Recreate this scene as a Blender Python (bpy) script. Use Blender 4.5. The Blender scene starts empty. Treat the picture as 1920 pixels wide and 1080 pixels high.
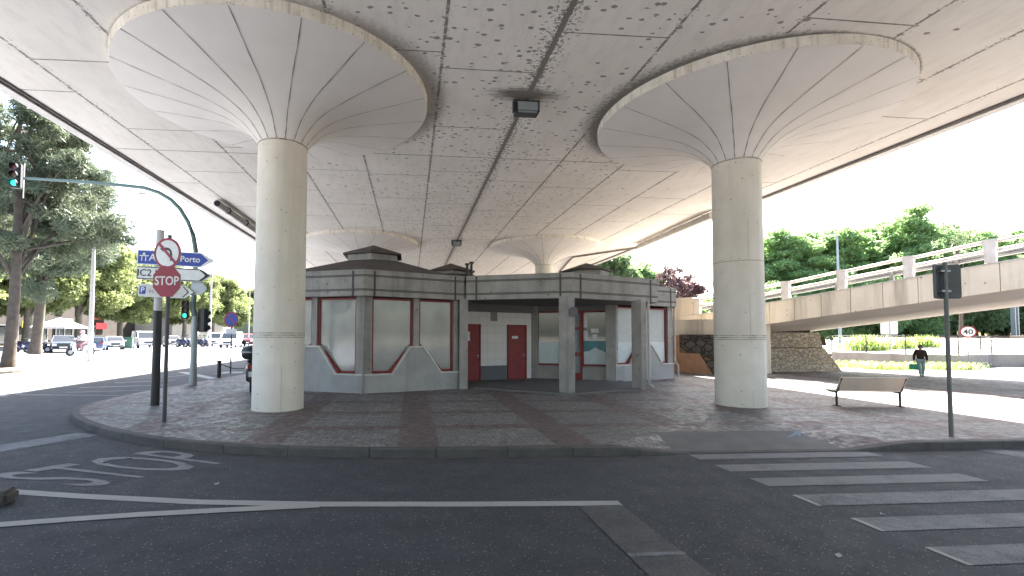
import bpy, bmesh, math, random
import numpy as np
from mathutils import Vector, Matrix
R = math.radians
PI = math.pi
random.seed(7); rng = np.random.default_rng(7)
sc = bpy.context.scene
col = sc.collection

# ------------------------------------------------------------------ camera
CH, FPX, PX0, PY0 = 2.0625, 882.9, 846.57, 592.35
PITCH, YAW, ROLL = .0422, .0861, .0053
fw = Vector((math.sin(YAW)*math.cos(PITCH), math.cos(YAW)*math.cos(PITCH), math.sin(PITCH)))
rt0 = Vector((math.cos(YAW), -math.sin(YAW), 0)); up0 = rt0.cross(fw)
rt = rt0*math.cos(ROLL) + up0*math.sin(ROLL); up = rt.cross(fw)
camd = bpy.data.cameras.new('camera'); cam = bpy.data.objects.new('camera', camd); col.objects.link(cam)
cam.matrix_world = Matrix(((rt.x, up.x, -fw.x, 0), (rt.y, up.y, -fw.y, 0), (rt.z, up.z, -fw.z, CH), (0, 0, 0, 1)))
camd.sensor_width = 36; camd.lens = FPX/1920*36
camd.shift_x = (960-PX0)/1920; camd.shift_y = (PY0-540)/1920
camd.clip_end = 3000; camd.clip_start = .05
sc.camera = cam

# ------------------------------------------------------------------ light
SUNV = Vector((.30, .90, 1.0)).normalized()          # towards the sun: ahead and slightly right
sund = bpy.data.lights.new('sun', 'SUN'); sun = bpy.data.objects.new('sun', sund); col.objects.link(sun)
sund.energy = 5; sund.angle = R(.5); sund.color = (1, .94, .86)
sun.rotation_euler = SUNV.to_track_quat('Z', 'Y').to_euler()
w = bpy.data.worlds.new('World'); sc.world = w; w.use_nodes = True
nt = w.node_tree; bg = nt.nodes['Background']
sky = nt.nodes.new('ShaderNodeTexSky'); sky.sky_type = 'NISHITA'; sky.sun_disc = False
sky.sun_elevation = math.asin(SUNV.z); sky.sun_rotation = math.atan2(SUNV.x, SUNV.y)
sky.air_density = 1.2; sky.dust_density = 3.0; sky.ozone_density = 1.0
nt.links.new(sky.outputs[0], bg.inputs[0]); bg.inputs[1].default_value = .06
sc.view_settings.view_transform = 'Standard'; sc.view_settings.look = 'None'
sc.view_settings.gamma = 1; sc.view_settings.exposure = 3.55
sc.cycles.max_bounces = 10; sc.cycles.diffuse_bounces = 6; sc.cycles.transparent_max_bounces = 12
sc.cycles.sample_clamp_indirect = 6

# ------------------------------------------------------------------ helpers
def hray(px, py): return fw*FPX + rt*(px-PX0) + up*(PY0-py)
def at(px, py, z=0.0):
    r = hray(px, py); return Vector((0, 0, CH)) + r*((z-CH)/r.z)
def aty(px, py, Y):
    r = hray(px, py); return Vector((0, 0, CH)) + r*(Y/r.y)
def atd(px, py, D): return Vector((0, 0, CH)) + hray(px, py)*(D/FPX)

def tag(o, label=None, cat=None, group=None, kind=None):
    if label: o['label'] = label
    if cat: o['category'] = cat
    if group: o['group'] = group
    if kind: o['kind'] = kind
    return o
def empty(name, loc=(0, 0, 0), rz=0, label=None, cat=None, group=None):
    o = bpy.data.objects.new(name, None); col.objects.link(o)
    o.location = loc; o.rotation_euler = (0, 0, rz); o.empty_display_size = .2
    return tag(o, label, cat, group)
def kids(o, _c={}):
    return [c for c in bpy.data.objects if c.parent == o]
def copy_tree(o, parent=None):
    c = o.copy(); col.objects.link(c); c.parent = parent
    for ch in kids(o): copy_tree(ch, c)
    return c

class MB:
    def __init__(s): s.v = []; s.f = []; s.m = []; s.cur = 0
    def mat(s, i): s.cur = i; return s
    def add(s, vs, fs):
        b = len(s.v); s.v += [tuple(v) for v in vs]
        for f in fs: s.f.append([b+i for i in f]); s.m.append(s.cur)
        return s
    def box(s, x0, x1, y0, y1, z0, z1):
        if x0 > x1: x0, x1 = x1, x0
        if y0 > y1: y0, y1 = y1, y0
        return s.add([(x0,y0,z0),(x1,y0,z0),(x1,y1,z0),(x0,y1,z0),(x0,y0,z1),(x1,y0,z1),(x1,y1,z1),(x0,y1,z1)],
                     [(3,2,1,0),(4,5,6,7),(0,1,5,4),(1,2,6,5),(2,3,7,6),(3,0,4,7)])
    def obox(s, o, ux, uy, lx, ly, z0, z1):
        o = Vector(o[:2]).to_3d(); ux = Vector(ux[:2]).to_3d().normalized(); uy = Vector(uy[:2]).to_3d().normalized()
        p = [o, o+ux*lx, o+ux*lx+uy*ly, o+uy*ly]
        return s.prism(p, z0, z1)
    def prism(s, poly, z0, z1):
        poly = [Vector(p[:2]) for p in poly]
        a = sum(poly[i].x*poly[(i+1) % len(poly)].y-poly[(i+1) % len(poly)].x*poly[i].y for i in range(len(poly)))
        if a < 0: poly = poly[::-1]
        n = len(poly)
        vs = [(p.x, p.y, z0) for p in poly]+[(p.x, p.y, z1) for p in poly]
        return s.add(vs, [list(range(n))[::-1], [n+i for i in range(n)]]+[(i, (i+1) % n, n+(i+1) % n, n+i) for i in range(n)])
    def tube(s, pts, r, n=10, cap=True):
        pts = [Vector(p) for p in pts]; rs = r if isinstance(r, (list, tuple)) else [r]*len(pts)
        vs = []; 
        for i, p in enumerate(pts):
            t = (pts[min(i+1, len(pts)-1)]-pts[max(i-1, 0)]).normalized()
            a = t.cross(Vector((0, 0, 1)) if abs(t.z) < .9 else Vector((0, 1, 0))).normalized(); b = t.cross(a)
            if abs(t.z) >= .9: a = Vector((1, 0, 0)); a = (a-t*a.dot(t)).normalized(); b = t.cross(a)
            for k in range(n):
                th = 2*PI*k/n; vs.append(p+(a*math.cos(th)+b*math.sin(th))*rs[i])
        fs = [(i*n+k, i*n+(k+1) % n, (i+1)*n+(k+1) % n, (i+1)*n+k) for i in range(len(pts)-1) for k in range(n)]
        if cap: fs += [list(range(n))[::-1], [(len(pts)-1)*n+k for k in range(n)]]
        return s.add(vs, fs)
    def lathe(s, prof, c=(0, 0), n=48, cap=False):
        vs = [(c[0]+r*math.cos(2*PI*k/n), c[1]+r*math.sin(2*PI*k/n), z) for r, z in prof for k in range(n)]
        fs = [(i*n+k, i*n+(k+1) % n, (i+1)*n+(k+1) % n, (i+1)*n+k) for i in range(len(prof)-1) for k in range(n)]
        if cap: fs += [list(range(n))[::-1], [(len(prof)-1)*n+k for k in range(n)]]
        return s.add(vs, fs)
    def disc(s, c, nrm, r, n=24, th=.02, r2=None):
        c = Vector(c); nrm = Vector(nrm).normalized()
        return s.tube([c-nrm*th/2, c+nrm*th/2], r, n)
    def build(s, name, mats, parent=None, smooth=False, bevel=0):
        me = bpy.data.meshes.new(name); me.from_pydata(s.v, [], s.f)
        if not isinstance(mats, (list, tuple)): mats = [mats]
        for m in mats: me.materials.append(m)
        me.polygons.foreach_set('material_index', s.m)
        bm = bmesh.new(); bm.from_mesh(me); bmesh.ops.recalc_face_normals(bm, faces=bm.faces)
        if bevel:
            bmesh.ops.bevel(bm, geom=[e for e in bm.edges if len(e.link_faces) == 2 and e.calc_face_angle(0) > .6],
                            offset=bevel, segments=2, affect='EDGES', clamp_overlap=True)
        bm.to_mesh(me); bm.free()
        if smooth:
            me.polygons.foreach_set('use_smooth', [True]*len(me.polygons)); me.set_sharp_from_angle(angle=R(40))
        o = bpy.data.objects.new(name, me); col.objects.link(o)
        if parent: o.parent = parent
        return o

def mesh_np(name, V, Fq, mat, parent=None, smooth=False):
    me = bpy.data.meshes.new(name); V = np.asarray(V, np.float32); Fq = np.asarray(Fq, np.int32)
    me.vertices.add(len(V)); me.vertices.foreach_set('co', V.ravel())
    k = Fq.shape[1]; me.loops.add(Fq.size); me.loops.foreach_set('vertex_index', Fq.ravel())
    me.polygons.add(len(Fq)); me.polygons.foreach_set('loop_start', np.arange(0, Fq.size, k, dtype=np.int32))
    me.update(calc_edges=True); me.materials.append(mat)
    o = bpy.data.objects.new(name, me); col.objects.link(o)
    if parent: o.parent = parent
    return o

def text_obj(s, size, mat, parent, name='lettering', ext=.002, align='CENTER', bold=0.0):
    cu = bpy.data.curves.new('t', 'FONT'); cu.body = s; cu.size = size; cu.align_x = align; cu.align_y = 'CENTER'
    cu.extrude = ext; cu.offset = bold; cu.resolution_u = 3
    t = bpy.data.objects.new('t', cu); col.objects.link(t)
    bpy.context.view_layer.update()
    me = bpy.data.meshes.new_from_object(t.evaluated_get(bpy.context.evaluated_depsgraph_get()))
    bpy.data.objects.remove(t); bpy.data.curves.remove(cu)
    me.materials.clear(); me.materials.append(mat); me.name = name
    o = bpy.data.objects.new(name, me); col.objects.link(o); o.parent = parent
    return o

# ------------------------------------------------------------------ materials
def N(t, typ, **k):
    n = t.nodes.new(typ)
    for a, b in k.items(): setattr(n, a, b)
    return n
def newmat(name, colr=(.5, .5, .5), rough=.7, metal=0, spec=.5):
    m = bpy.data.materials.new(name); m.use_nodes = True; t = m.node_tree; b = t.nodes['Principled BSDF']
    b.inputs['Base Color'].default_value = (*colr, 1); b.inputs['Roughness'].default_value = rough
    b.inputs['Metallic'].default_value = metal; b.inputs['Specular IOR Level'].default_value = spec
    return m, t, b
def coords(t, world=False):
    if world: return N(t, 'ShaderNodeNewGeometry').outputs['Position']
    return N(t, 'ShaderNodeTexCoord').outputs['Object']
def noise(t, vec, scale, detail=4, rough=.55, dist=0):
    n = N(t, 'ShaderNodeTexNoise'); t.links.new(vec, n.inputs['Vector'])
    n.inputs['Scale'].default_value = scale; n.inputs['Detail'].default_value = detail
    n.inputs['Roughness'].default_value = rough; n.inputs['Distortion'].default_value = dist
    return n.outputs['Fac']
def ramp(t, fac, stops):
    r = N(t, 'ShaderNodeValToRGB'); t.links.new(fac, r.inputs[0]); e = r.color_ramp.elements
    while len(e) < len(stops): e.new(.5)
    for el, (p, c) in zip(e, stops):
        el.position = p; el.color = (c, c, c, 1) if isinstance(c, (int, float)) else (*c, 1)
    return r.outputs[0]
def mix(t, fac, a, b, mode='MIX'):
    n = N(t, 'ShaderNodeMix', data_type='RGBA', blend_type=mode)
    for i, x in ((0, fac), (6, a), (7, b)):
        if isinstance(x, bpy.types.NodeSocket): t.links.new(x, n.inputs[i])
        elif i == 0: n.inputs[0].default_value = x
        else: n.inputs[i].default_value = (*x, 1)
    return n.outputs[2]
def M(t, op, a, b=None, c=None, clamp=False):
    n = N(t, 'ShaderNodeMath', operation=op); n.use_clamp = clamp
    for i, x in enumerate((a, b, c)):
        if x is None: continue
        if isinstance(x, bpy.types.NodeSocket): t.links.new(x, n.inputs[i])
        else: n.inputs[i].default_value = x
    return n.outputs[0]
def bump(t, b, h, strength=.3, dist=.02):
    n = N(t, 'ShaderNodeBump'); t.links.new(h, n.inputs['Height']); n.inputs['Strength'].default_value = strength
    n.inputs['Distance'].default_value = dist; t.links.new(n.outputs[0], b.inputs['Normal'])
def varied(name, c1, c2, rough=.7, scale=3, metal=0, bs=0, bscale=40, spots=None, world=False, spec=.4, streak=None):
    m, t, b = newmat(name, c1, rough, metal, spec); P = coords(t, world)
    c = mix(t, ramp(t, noise(t, P, scale, 6, .62), [(.32, 0), (.68, 1)]), c1, c2)
    if streak:      # vertical rain streaks: (colour, amount, frequency)
        mp = N(t, 'ShaderNodeMapping'); t.links.new(P, mp.inputs[0]); mp.inputs['Scale'].default_value = (streak[2], streak[2], streak[2]*.06)
        c = mix(t, M(t, 'MULTIPLY', ramp(t, noise(t, mp.outputs[0], 1, 5, .6), [(.5, 0), (.72, 1)]), streak[1]), c, streak[0])
    if spots:       # (colour, cell scale, size threshold, density threshold)
        vo = N(t, 'ShaderNodeTexVoronoi'); t.links.new(P, vo.inputs['Vector']); vo.inputs['Scale'].default_value = spots[1]
        d = M(t, 'ADD', vo.outputs['Distance'], M(t, 'MULTIPLY', M(t, 'SUBTRACT', noise(t, P, spots[1]*4, 2), .5), .35))
        sp = N(t, 'ShaderNodeSeparateColor'); t.links.new(vo.outputs['Color'], sp.inputs[0])
        on = M(t, 'MULTIPLY', M(t, 'LESS_THAN', d, spots[2]), M(t, 'LESS_THAN', sp.outputs[0], spots[3]))
        c = mix(t, M(t, 'MULTIPLY', on, .75), c, spots[0])
    t.links.new(c, b.inputs['Base Color'])
    if bs: bump(t, b, noise(t, P, bscale, 5), bs, .01)
    return m

MAT = {}
def simple(name, c, rough=.6, metal=0, var=.85, scale=6, **k):
    if name not in MAT: MAT[name] = varied(name, c, tuple(x*var for x in c), rough, scale, metal, **k)
    return MAT[name]
white_paint = simple('white_paint', (.75, .75, .73), .5)
dark_metal = simple('dark_metal', (.035, .037, .04), .45, .3)
black_rubber = simple('black_rubber', (.02, .02, .022), .8)
grey_metal = simple('grey_metal', (.36, .38, .39), .45, .5)
galv = simple('galvanised_steel', (.30, .31, .31), .5, .4)
red_paint = simple('red_paint', (.25, .024, .024), .5, 0, .75, 5)
sign_red = simple('sign_red', (.27, .012, .03), .4)
sign_white = simple('sign_white', (.7, .71, .7), .4)
sign_blue = simple('sign_blue', (.02, .05, .32), .4)
black_paint = simple('black_paint', (.018, .018, .02), .45)
concrete_grey = varied('kiosk_concrete', (.34, .325, .30), (.24, .23, .21), .85, 2.2, bs=.25, bscale=60, streak=((.11, .115, .11), .5, 2.0),
                       spots=((.1, .1, .09), 5, .16, .25))
plinth_blue = varied('plinth_paint', (.37, .37, .36), (.29, .29, .28), .8, 1.6, bs=.3, bscale=70, streak=((.15, .165, .17), .45, 1.6))

# asphalt
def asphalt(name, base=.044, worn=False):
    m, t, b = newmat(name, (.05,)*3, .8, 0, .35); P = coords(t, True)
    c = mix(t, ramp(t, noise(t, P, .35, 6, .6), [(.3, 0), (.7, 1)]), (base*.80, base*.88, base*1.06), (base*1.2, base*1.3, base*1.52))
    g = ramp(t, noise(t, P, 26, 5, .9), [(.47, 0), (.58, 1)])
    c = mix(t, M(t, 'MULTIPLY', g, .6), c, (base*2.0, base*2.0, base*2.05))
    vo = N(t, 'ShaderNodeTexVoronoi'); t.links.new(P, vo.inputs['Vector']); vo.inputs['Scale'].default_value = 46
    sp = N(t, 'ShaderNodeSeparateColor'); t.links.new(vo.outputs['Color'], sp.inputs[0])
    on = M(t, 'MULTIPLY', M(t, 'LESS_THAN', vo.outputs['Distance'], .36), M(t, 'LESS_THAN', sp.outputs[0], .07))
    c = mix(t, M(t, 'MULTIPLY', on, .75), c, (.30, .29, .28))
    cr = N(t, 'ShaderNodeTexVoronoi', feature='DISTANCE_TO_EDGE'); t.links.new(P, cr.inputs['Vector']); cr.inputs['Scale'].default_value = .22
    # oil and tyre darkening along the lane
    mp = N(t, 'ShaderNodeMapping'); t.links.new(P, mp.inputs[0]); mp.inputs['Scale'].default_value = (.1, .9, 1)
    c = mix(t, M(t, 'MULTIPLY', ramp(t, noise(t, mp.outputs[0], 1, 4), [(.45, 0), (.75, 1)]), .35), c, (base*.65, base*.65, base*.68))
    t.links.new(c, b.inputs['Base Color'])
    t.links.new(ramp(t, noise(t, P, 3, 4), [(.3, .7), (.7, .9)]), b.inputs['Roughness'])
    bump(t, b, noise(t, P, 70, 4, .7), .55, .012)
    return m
asph = asphalt('asphalt')
def paint_mat(name, wear, c=(.42, .42, .41)):
    m, t, b = newmat(name, c, .75, 0, .3); P = coords(t, True)
    n = M(t, 'ADD', M(t, 'MULTIPLY', noise(t, P, 70, 4, .8), .6), M(t, 'MULTIPLY', noise(t, P, 2.2, 5, .7), .4))
    f = ramp(t, n, [(wear-.07, 0), (wear+.07, 1)])
    t.links.new(mix(t, f, (.06, .06, .065), c), b.inputs['Base Color']); bump(t, b, noise(t, P, 70, 4), .3, .01)
    return m
line_paint = paint_mat('line_paint', .36, (.34, .335, .32)); worn_paint = paint_mat('worn_paint', .47, (.20, .205, .215)); faint_paint = paint_mat('faint_paint', .52, (.12, .12, .118))

# paving: reddish block bands framing grey cobble panels
def paving():
    m, t, b = newmat('plaza_paving', (.2,)*3, .8, 0, .35); P = coords(t, True)
    sx = N(t, 'ShaderNodeSeparateXYZ'); t.links.new(P, sx.inputs[0]); X, Y = sx.outputs[0], sx.outputs[1]
    wob = M(t, 'MULTIPLY', M(t, 'SUBTRACT', noise(t, P, 5, 2), .5), .05)
    px = M(t, 'FRACT', M(t, 'DIVIDE', M(t, 'ADD', M(t, 'ADD', X, .10+28), wob), 2.79))
    py = M(t, 'FRACT', M(t, 'DIVIDE', M(t, 'ADD', M(t, 'SUBTRACT', Y, 8.55-28*2), wob), 1.92))
    bx = M(t, 'LESS_THAN', px, .26); by = M(t, 'GREATER_THAN', py, .80)
    band = M(t, 'MAXIMUM', bx, by)
    # cobbles
    vo = N(t, 'ShaderNodeTexVoronoi', feature='DISTANCE_TO_EDGE'); t.links.new(P, vo.inputs['Vector']); vo.inputs['Scale'].default_value = 10; vo.inputs['Randomness'].default_value = .55
    vc = N(t, 'ShaderNodeTexVoronoi'); t.links.new(P, vc.inputs['Vector']); vc.inputs['Scale'].default_value = 10; vc.inputs['Randomness'].default_value = .55
    sc_ = N(t, 'ShaderNodeSeparateColor'); t.links.new(vc.outputs['Color'], sc_.inputs[0])
    cob = mix(t, sc_.outputs[0], (.15, .145, .137), (.25, .24, .228))
    gap = ramp(t, vo.outputs['Distance'], [(.03, 0), (.1, 1)])
    cob = mix(t, gap, (.075, .072, .066), cob)
    # blocks
    br = N(t, 'ShaderNodeTexBrick'); t.links.new(P, br.inputs['Vector']); br.inputs['Scale'].default_value = 1
    br.inputs['Brick Width'].default_value = .22; br.inputs['Row Height'].default_value = .115; br.inputs['Mortar Size'].default_value = .008
    br.inputs['Color1'].default_value = (.130, .093, .086, 1); br.inputs['Color2'].default_value = (.13, .083, .078, 1); br.inputs['Mortar'].default_value = (.06, .05, .048, 1)
    c = mix(t, M(t, 'MULTIPLY', band, .88), cob, br.outputs['Color'])
    c = mix(t, M(t, 'MULTIPLY', ramp(t, noise(t, P, .7, 6, .65), [(.4, 0), (.7, 1)]), .45), c, (.095, .085, .08))
    t.links.new(c, b.inputs['Base Color'])
    t.links.new(ramp(t, sc_.outputs[1], [(0, .45), (1, .8)]), b.inputs['Roughness'])
    bump(t, b, mix(t, band, gap, br.outputs['Fac']), .35, .012)
    return m
pave = paving()
kerb_stone = varied('kerb_stone', (.095, .088, .082), (.06, .056, .053), .8, 3, bs=.35, bscale=50, world=True, spots=((.06, .06, .055), 9, .15, .3))
ramp_conc = varied('smooth_concrete_ramp', (.16, .155, .145), (.12, .115, .11), .8, 2, bs=.2, bscale=60, world=True)

# soffit of the viaduct
K = (8.45-CH)/(8.25-CH)
JX0, JP = 2.955*K, 2.31*K
LAMP = (3.05, 12.35)
def soffit_mat():
    m, t, b = newmat('soffit_paint', (.5,)*3, .75, 0, .3); P = coords(t, True)
    sx = N(t, 'ShaderNodeSeparateXYZ'); t.links.new(P, sx.inputs[0]); X, Y = sx.outputs[0], sx.outputs[1]
    base = mix(t, ramp(t, noise(t, P, .5, 6, .6), [(.3, 0), (.7, 1)]), (.85, .805, .74), (.76, .715, .645))
    mp = N(t, 'ShaderNodeMapping'); t.links.new(P, mp.inputs[0]); mp.inputs['Scale'].default_value = (3.0, .8, 1)
    base = mix(t, M(t, 'MULTIPLY', ramp(t, noise(t, mp.outputs[0], 1.3, 5, .7), [(.48, 0), (.72, 1)]), .35), base, (.52, .475, .43))
    wob = M(t, 'MULTIPLY', M(t, 'SUBTRACT', noise(t, P, 9, 4, .8), .5), .05)
    u = M(t, 'DIVIDE', M(t, 'ADD', M(t, 'SUBTRACT', X, JX0-30*JP), wob), JP)
    d = M(t, 'MULTIPLY', M(t, 'ABSOLUTE', M(t, 'SUBTRACT', M(t, 'FRACT', M(t, 'ADD', u, .5)), .5)), JP)     # metres to nearest joint
    # central joint (wider, dirtier)
    dc = M(t, 'ABSOLUTE', M(t, 'SUBTRACT', M(t, 'ADD', X, wob), JX0))
    dcz = M(t, 'MINIMUM', M(t, 'MULTIPLY', dc, 1.0), 9)
    nz = noise(t, P, 7, 6, .75)
    mold = M(t, 'GREATER_THAN', M(t, 'ADD', noise(t, P, 11, 3, .65), M(t, 'MULTIPLY', dc, -.42)), .47)
    mold = M(t, 'MULTIPLY', mold, M(t, 'LESS_THAN', dc, .6))
    core = M(t, 'LESS_THAN', dc, M(t, 'MULTIPLY', noise(t, P, 14, 3), .13))
    line = M(t, 'MULTIPLY', M(t, 'LESS_THAN', d, .034), ramp(t, noise(t, P, 6, 3, .7), [(.36, .15), (.52, 1)]))
    near = M(t, 'GREATER_THAN', M(t, 'ADD', noise(t, P, 13, 3, .65), M(t, 'MULTIPLY', d, -.6)), .58)
    # mould spots, denser towards the middle of the deck
    mp2 = N(t, 'ShaderNodeMapping'); t.links.new(P, mp2.inputs[0]); mp2.inputs['Scale'].default_value = (1, 1.5, 1)
    vo = N(t, 'ShaderNodeTexVoronoi'); t.links.new(mp2.outputs[0], vo.inputs['Vector']); vo.inputs['Scale'].default_value = 4.2
    dd = M(t, 'ADD', vo.outputs['Distance'], M(t, 'MULTIPLY', M(t, 'SUBTRACT', noise(t, P, 18, 3, .7), .5), .45))
    s_ = N(t, 'ShaderNodeSeparateColor'); t.links.new(vo.outputs['Color'], s_.inputs[0])
    mid = M(t, 'SUBTRACT', 1, M(t, 'DIVIDE', M(t, 'ABSOLUTE', M(t, 'SUBTRACT', X, 2.6)), 10), clamp=True)
    dens = M(t, 'MULTIPLY', M(t, 'MULTIPLY', mid, mid), ramp(t, noise(t, P, .45, 3), [(.36, .14), (.56, 1.5)]))
    spot = M(t, 'MULTIPLY', M(t, 'LESS_THAN', dd, M(t, 'ADD', .10, M(t, 'MULTIPLY', s_.outputs[1], .22))), M(t, 'LESS_THAN', s_.outputs[0], dens))
    # soot round the floodlight
    lx = M(t, 'SUBTRACT', X, LAMP[0]-.1); ly = M(t, 'SUBTRACT', Y, LAMP[1]-.35)
    r2 = M(t, 'SQRT', M(t, 'ADD', M(t, 'MULTIPLY', M(t, 'MULTIPLY', lx, lx), .55), M(t, 'MULTIPLY', M(t, 'MULTIPLY', ly, ly), 3.6)))
    mp3 = N(t, 'ShaderNodeMapping'); t.links.new(P, mp3.inputs[0]); mp3.inputs['Scale'].default_value = (2, 12, 1)
    soot = ramp(t, M(t, 'ADD', r2, M(t, 'MULTIPLY', M(t, 'SUBTRACT', noise(t, mp3.outputs[0], 1.5, 4, .7), .5), 1.1)), [(.36, 1), (.85, 0)])
    # soot ring outside the right-hand capitals and grime round the others
    tot = M(t, 'MAXIMUM', M(t, 'MULTIPLY', M(t, 'MAXIMUM', line, near), .8), M(t, 'MAXIMUM', M(t, 'MULTIPLY', mold, .7), M(t, 'MULTIPLY', core, .85)))
    tot = M(t, 'MAXIMUM', tot, M(t, 'MULTIPLY', spot, .72)); tot = M(t, 'MAXIMUM', tot, M(t, 'MULTIPLY', soot, .85))
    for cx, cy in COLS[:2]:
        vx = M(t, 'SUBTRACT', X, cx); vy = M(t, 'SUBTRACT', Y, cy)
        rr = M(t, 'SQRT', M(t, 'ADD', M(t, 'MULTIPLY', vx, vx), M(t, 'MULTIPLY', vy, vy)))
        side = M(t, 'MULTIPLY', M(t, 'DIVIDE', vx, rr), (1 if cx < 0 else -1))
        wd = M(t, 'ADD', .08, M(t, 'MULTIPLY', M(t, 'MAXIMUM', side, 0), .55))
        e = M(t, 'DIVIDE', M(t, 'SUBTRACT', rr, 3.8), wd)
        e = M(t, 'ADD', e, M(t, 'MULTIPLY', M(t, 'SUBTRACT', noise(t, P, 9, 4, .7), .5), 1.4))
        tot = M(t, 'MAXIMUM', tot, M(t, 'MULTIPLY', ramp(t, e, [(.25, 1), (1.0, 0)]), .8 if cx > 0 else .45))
    t.links.new(mix(t, tot, base, (.10, .085, .07)), b.inputs['Base Color'])
    bump(t, b, noise(t, P, 12, 5), .12, .01)
    return m
COLS = [(-3.43, 12.69), (9.34, 12.69), (-3.43, 32.4), (9.34, 32.4)]
soff = soffit_mat()
joint_dark = varied('joint_dirt', (.10, .09, .08), (.33, .30, .27), .9, 8, world=True)
edge_dark = varied('drip_groove', (.055, .045, .042), (.12, .10, .09), .9, 4, world=True)
col_paint = varied('column_paint', (.69, .65, .575), (.58, .54, .47), .65, 1.0, bs=.2, bscale=18, spots=((.30, .25, .19), 8, .16, .22), streak=((.44, .40, .32), .45, 2.2))
cap_paint = varied('capital_paint', (.78, .74, .69), (.72, .68, .63), .7, .8, bs=.06, bscale=20)
rim_paint = varied('capital_rim', (.70, .66, .585), (.56, .51, .43), .8, 2.5, bs=.3, bscale=30, spots=((.12, .10, .08), 17, .22, .28), streak=((.25, .21, .16), .6, 7))

# ------------------------------------------------------------------ ground sheets
def sheet(name, poly, z, mat, kind='structure', **k):
    mb = MB(); mb.add([(p[0], p[1], z) for p in poly], [list(range(len(poly)))])
    o = mb.build(name, mat); 
    if o.data.polygons[0].normal.z < 0: o.data.flip_normals()
    tag(o, kind=kind, **k); return o
g = 900
sheet('ground', [(-g, -g), (g, -g), (g, g), (-g, g)], -.02, varied('earth', (.20, .18, .15), (.14, .13, .10), .9, .2, world=True))
sunlit_asph = asphalt('sunlit_asphalt', .24)  # asphalt colour lightened for the sunlit avenue, to bounce light onto the soffit
sheet('road', [(-15, -40), (60, -40), (60, 11.5), (-6, 11.5), (-6, 200), (-15, 200)], 0, asph)
sheet('road', [(-56, -60), (-15, -60), (-15, 400), (-56, 400)], .0, sunlit_asph)
# plaza
kerb_pts = [(-6.3, 40), (-7.0, 30), (-8.05, 24.2), (-8.45, 21.9), (-8.7, 20.1), (-8.85, 18.3), (-9.05, 16.6), (-9.05, 15.2), (-8.95, 14.0), (-8.6, 12.9),
            (-7.95, 11.9), (-7.1, 11.0), (-6.05, 10.08), (-4.7, 9.15), (-3.0, 8.5), (-1.5, 8.17), (.7, 8.02), (3.3, 7.98), (4.7, 7.98), (8.0, 7.98), (9.2, 7.98), (12, 7.98), (16, 7.95), (26, 7.9), (60, 7.7)]
def smooth(p, it=2):
    for _ in range(it):
        q = [p[0]]
        for a, b in zip(p[:-1], p[1:]):
            a = Vector(a); b = Vector(b); q += [tuple(a*.75+b*.25), tuple(a*.25+b*.75)]
        p = q+[p[-1]]
    return p
KP = smooth(kerb_pts[:18], 2)+kerb_pts[18:]
def drop(x): # kerb drops flush at the crossing
    if 4.7 <= x <= 8.0: return 1.0
    if 3.5 < x < 4.7: return (x-3.5)/1.2
    if 8.0 < x < 9.2: return 1-(x-8.0)/1.2
    return 0.0
ZP = .15
def off(pts, d):
    o = []
    for i, p in enumerate(pts):
        a = Vector(pts[max(i-1, 0)]); b = Vector(pts[min(i+1, len(pts)-1)]); t_ = (b-a).normalized(); n_ = Vector((-t_.y, t_.x))
        o.append(tuple(Vector(p)+n_*d))
    return o
inner = off(KP, .16)
# flush ramp cut: fine points near the crossing
inn = []
for a, b in zip(inner[:-1], inner[1:]):
    inn.append(a)
pl = [(x, y) for x, y in inner]
# the plaza sheet, with the sunken crossing ramp as its own sheet
RB = 10.0
pz = [p for p in pl if p[0] < 3.3]+[(3.5, 8.14), (4.92, 9.16), (7.88, 9.16), (9.25, 8.14)]+[p for p in pl if p[0] > 9.4]+[(60, 30), (30, 60), (30, 200), (-6.3, 200)]
sheet('plaza', pz, ZP, pave)
mb = MB()
mb.add([(4.7, 8.14, .02), (8.0, 8.14, .02), (7.88, 9.16, ZP), (4.92, 9.16, ZP)],
       [(0, 1, 2, 3)])
tag(mb.build('dropped_pavement', ramp_conc), kind='structure')
mb = MB(); mb.add([(4.7, 8.14, .02), (4.92, 9.16, ZP), (3.5, 8.14, ZP), (8.0, 8.14, .02), (9.25, 8.14, ZP), (7.88, 9.16, ZP)], [(0, 1, 2), (3, 4, 5)])
tag(mb.build('pavement_slope', pave), kind='structure')
# kerb stones as one mesh with joints cut by small gaps
mb = MB(); L = 0
out = []
for (a, b) in zip(KP[:-1], KP[1:]):
    a = Vector(a); b = Vector(b); n = max(1, int((b-a).length/.3)); 
    for i in range(n): out.append(a.lerp(b, i/n))
out.append(Vector(KP[-1])); inn = [Vector(p) for p in off([tuple(p) for p in out], .158)]
acc = 0
for i in range(len(out)-1):
    a, b, c, d = out[i], out[i+1], inn[i+1], inn[i]
    seg = (b-a).length; acc += seg; gap = .012 if acc > 1.0 else 0
    if gap: acc = 0; b = b-(b-a).normalized()*gap; c = c-(c-d).normalized()*gap
    za = ZP-(ZP-.02)*drop(a.x)+.002; zb = ZP-(ZP-.02)*drop(b.x)+.002
    bev = .018
    ai = a.lerp(d, .12); bi = b.lerp(c, .12)
    vs = [(a.x, a.y, -.01), (b.x, b.y, -.01), (b.x, b.y, max(zb-bev, 0)), (a.x, a.y, max(za-bev, 0)), (bi.x, bi.y, zb), (ai.x, ai.y, za), (c.x, c.y, zb), (d.x, d.y, za), (c.x, c.y, -.01), (d.x, d.y, -.01)]
    mb.add(vs, [(0, 1, 2, 3), (3, 2, 4, 5), (5, 4, 6, 7), (7, 6, 8, 9), (1, 8, 6, 4, 2), (0, 3, 5, 7, 9)])
tag(mb.build('kerb', kerb_stone), kind='structure')
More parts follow.
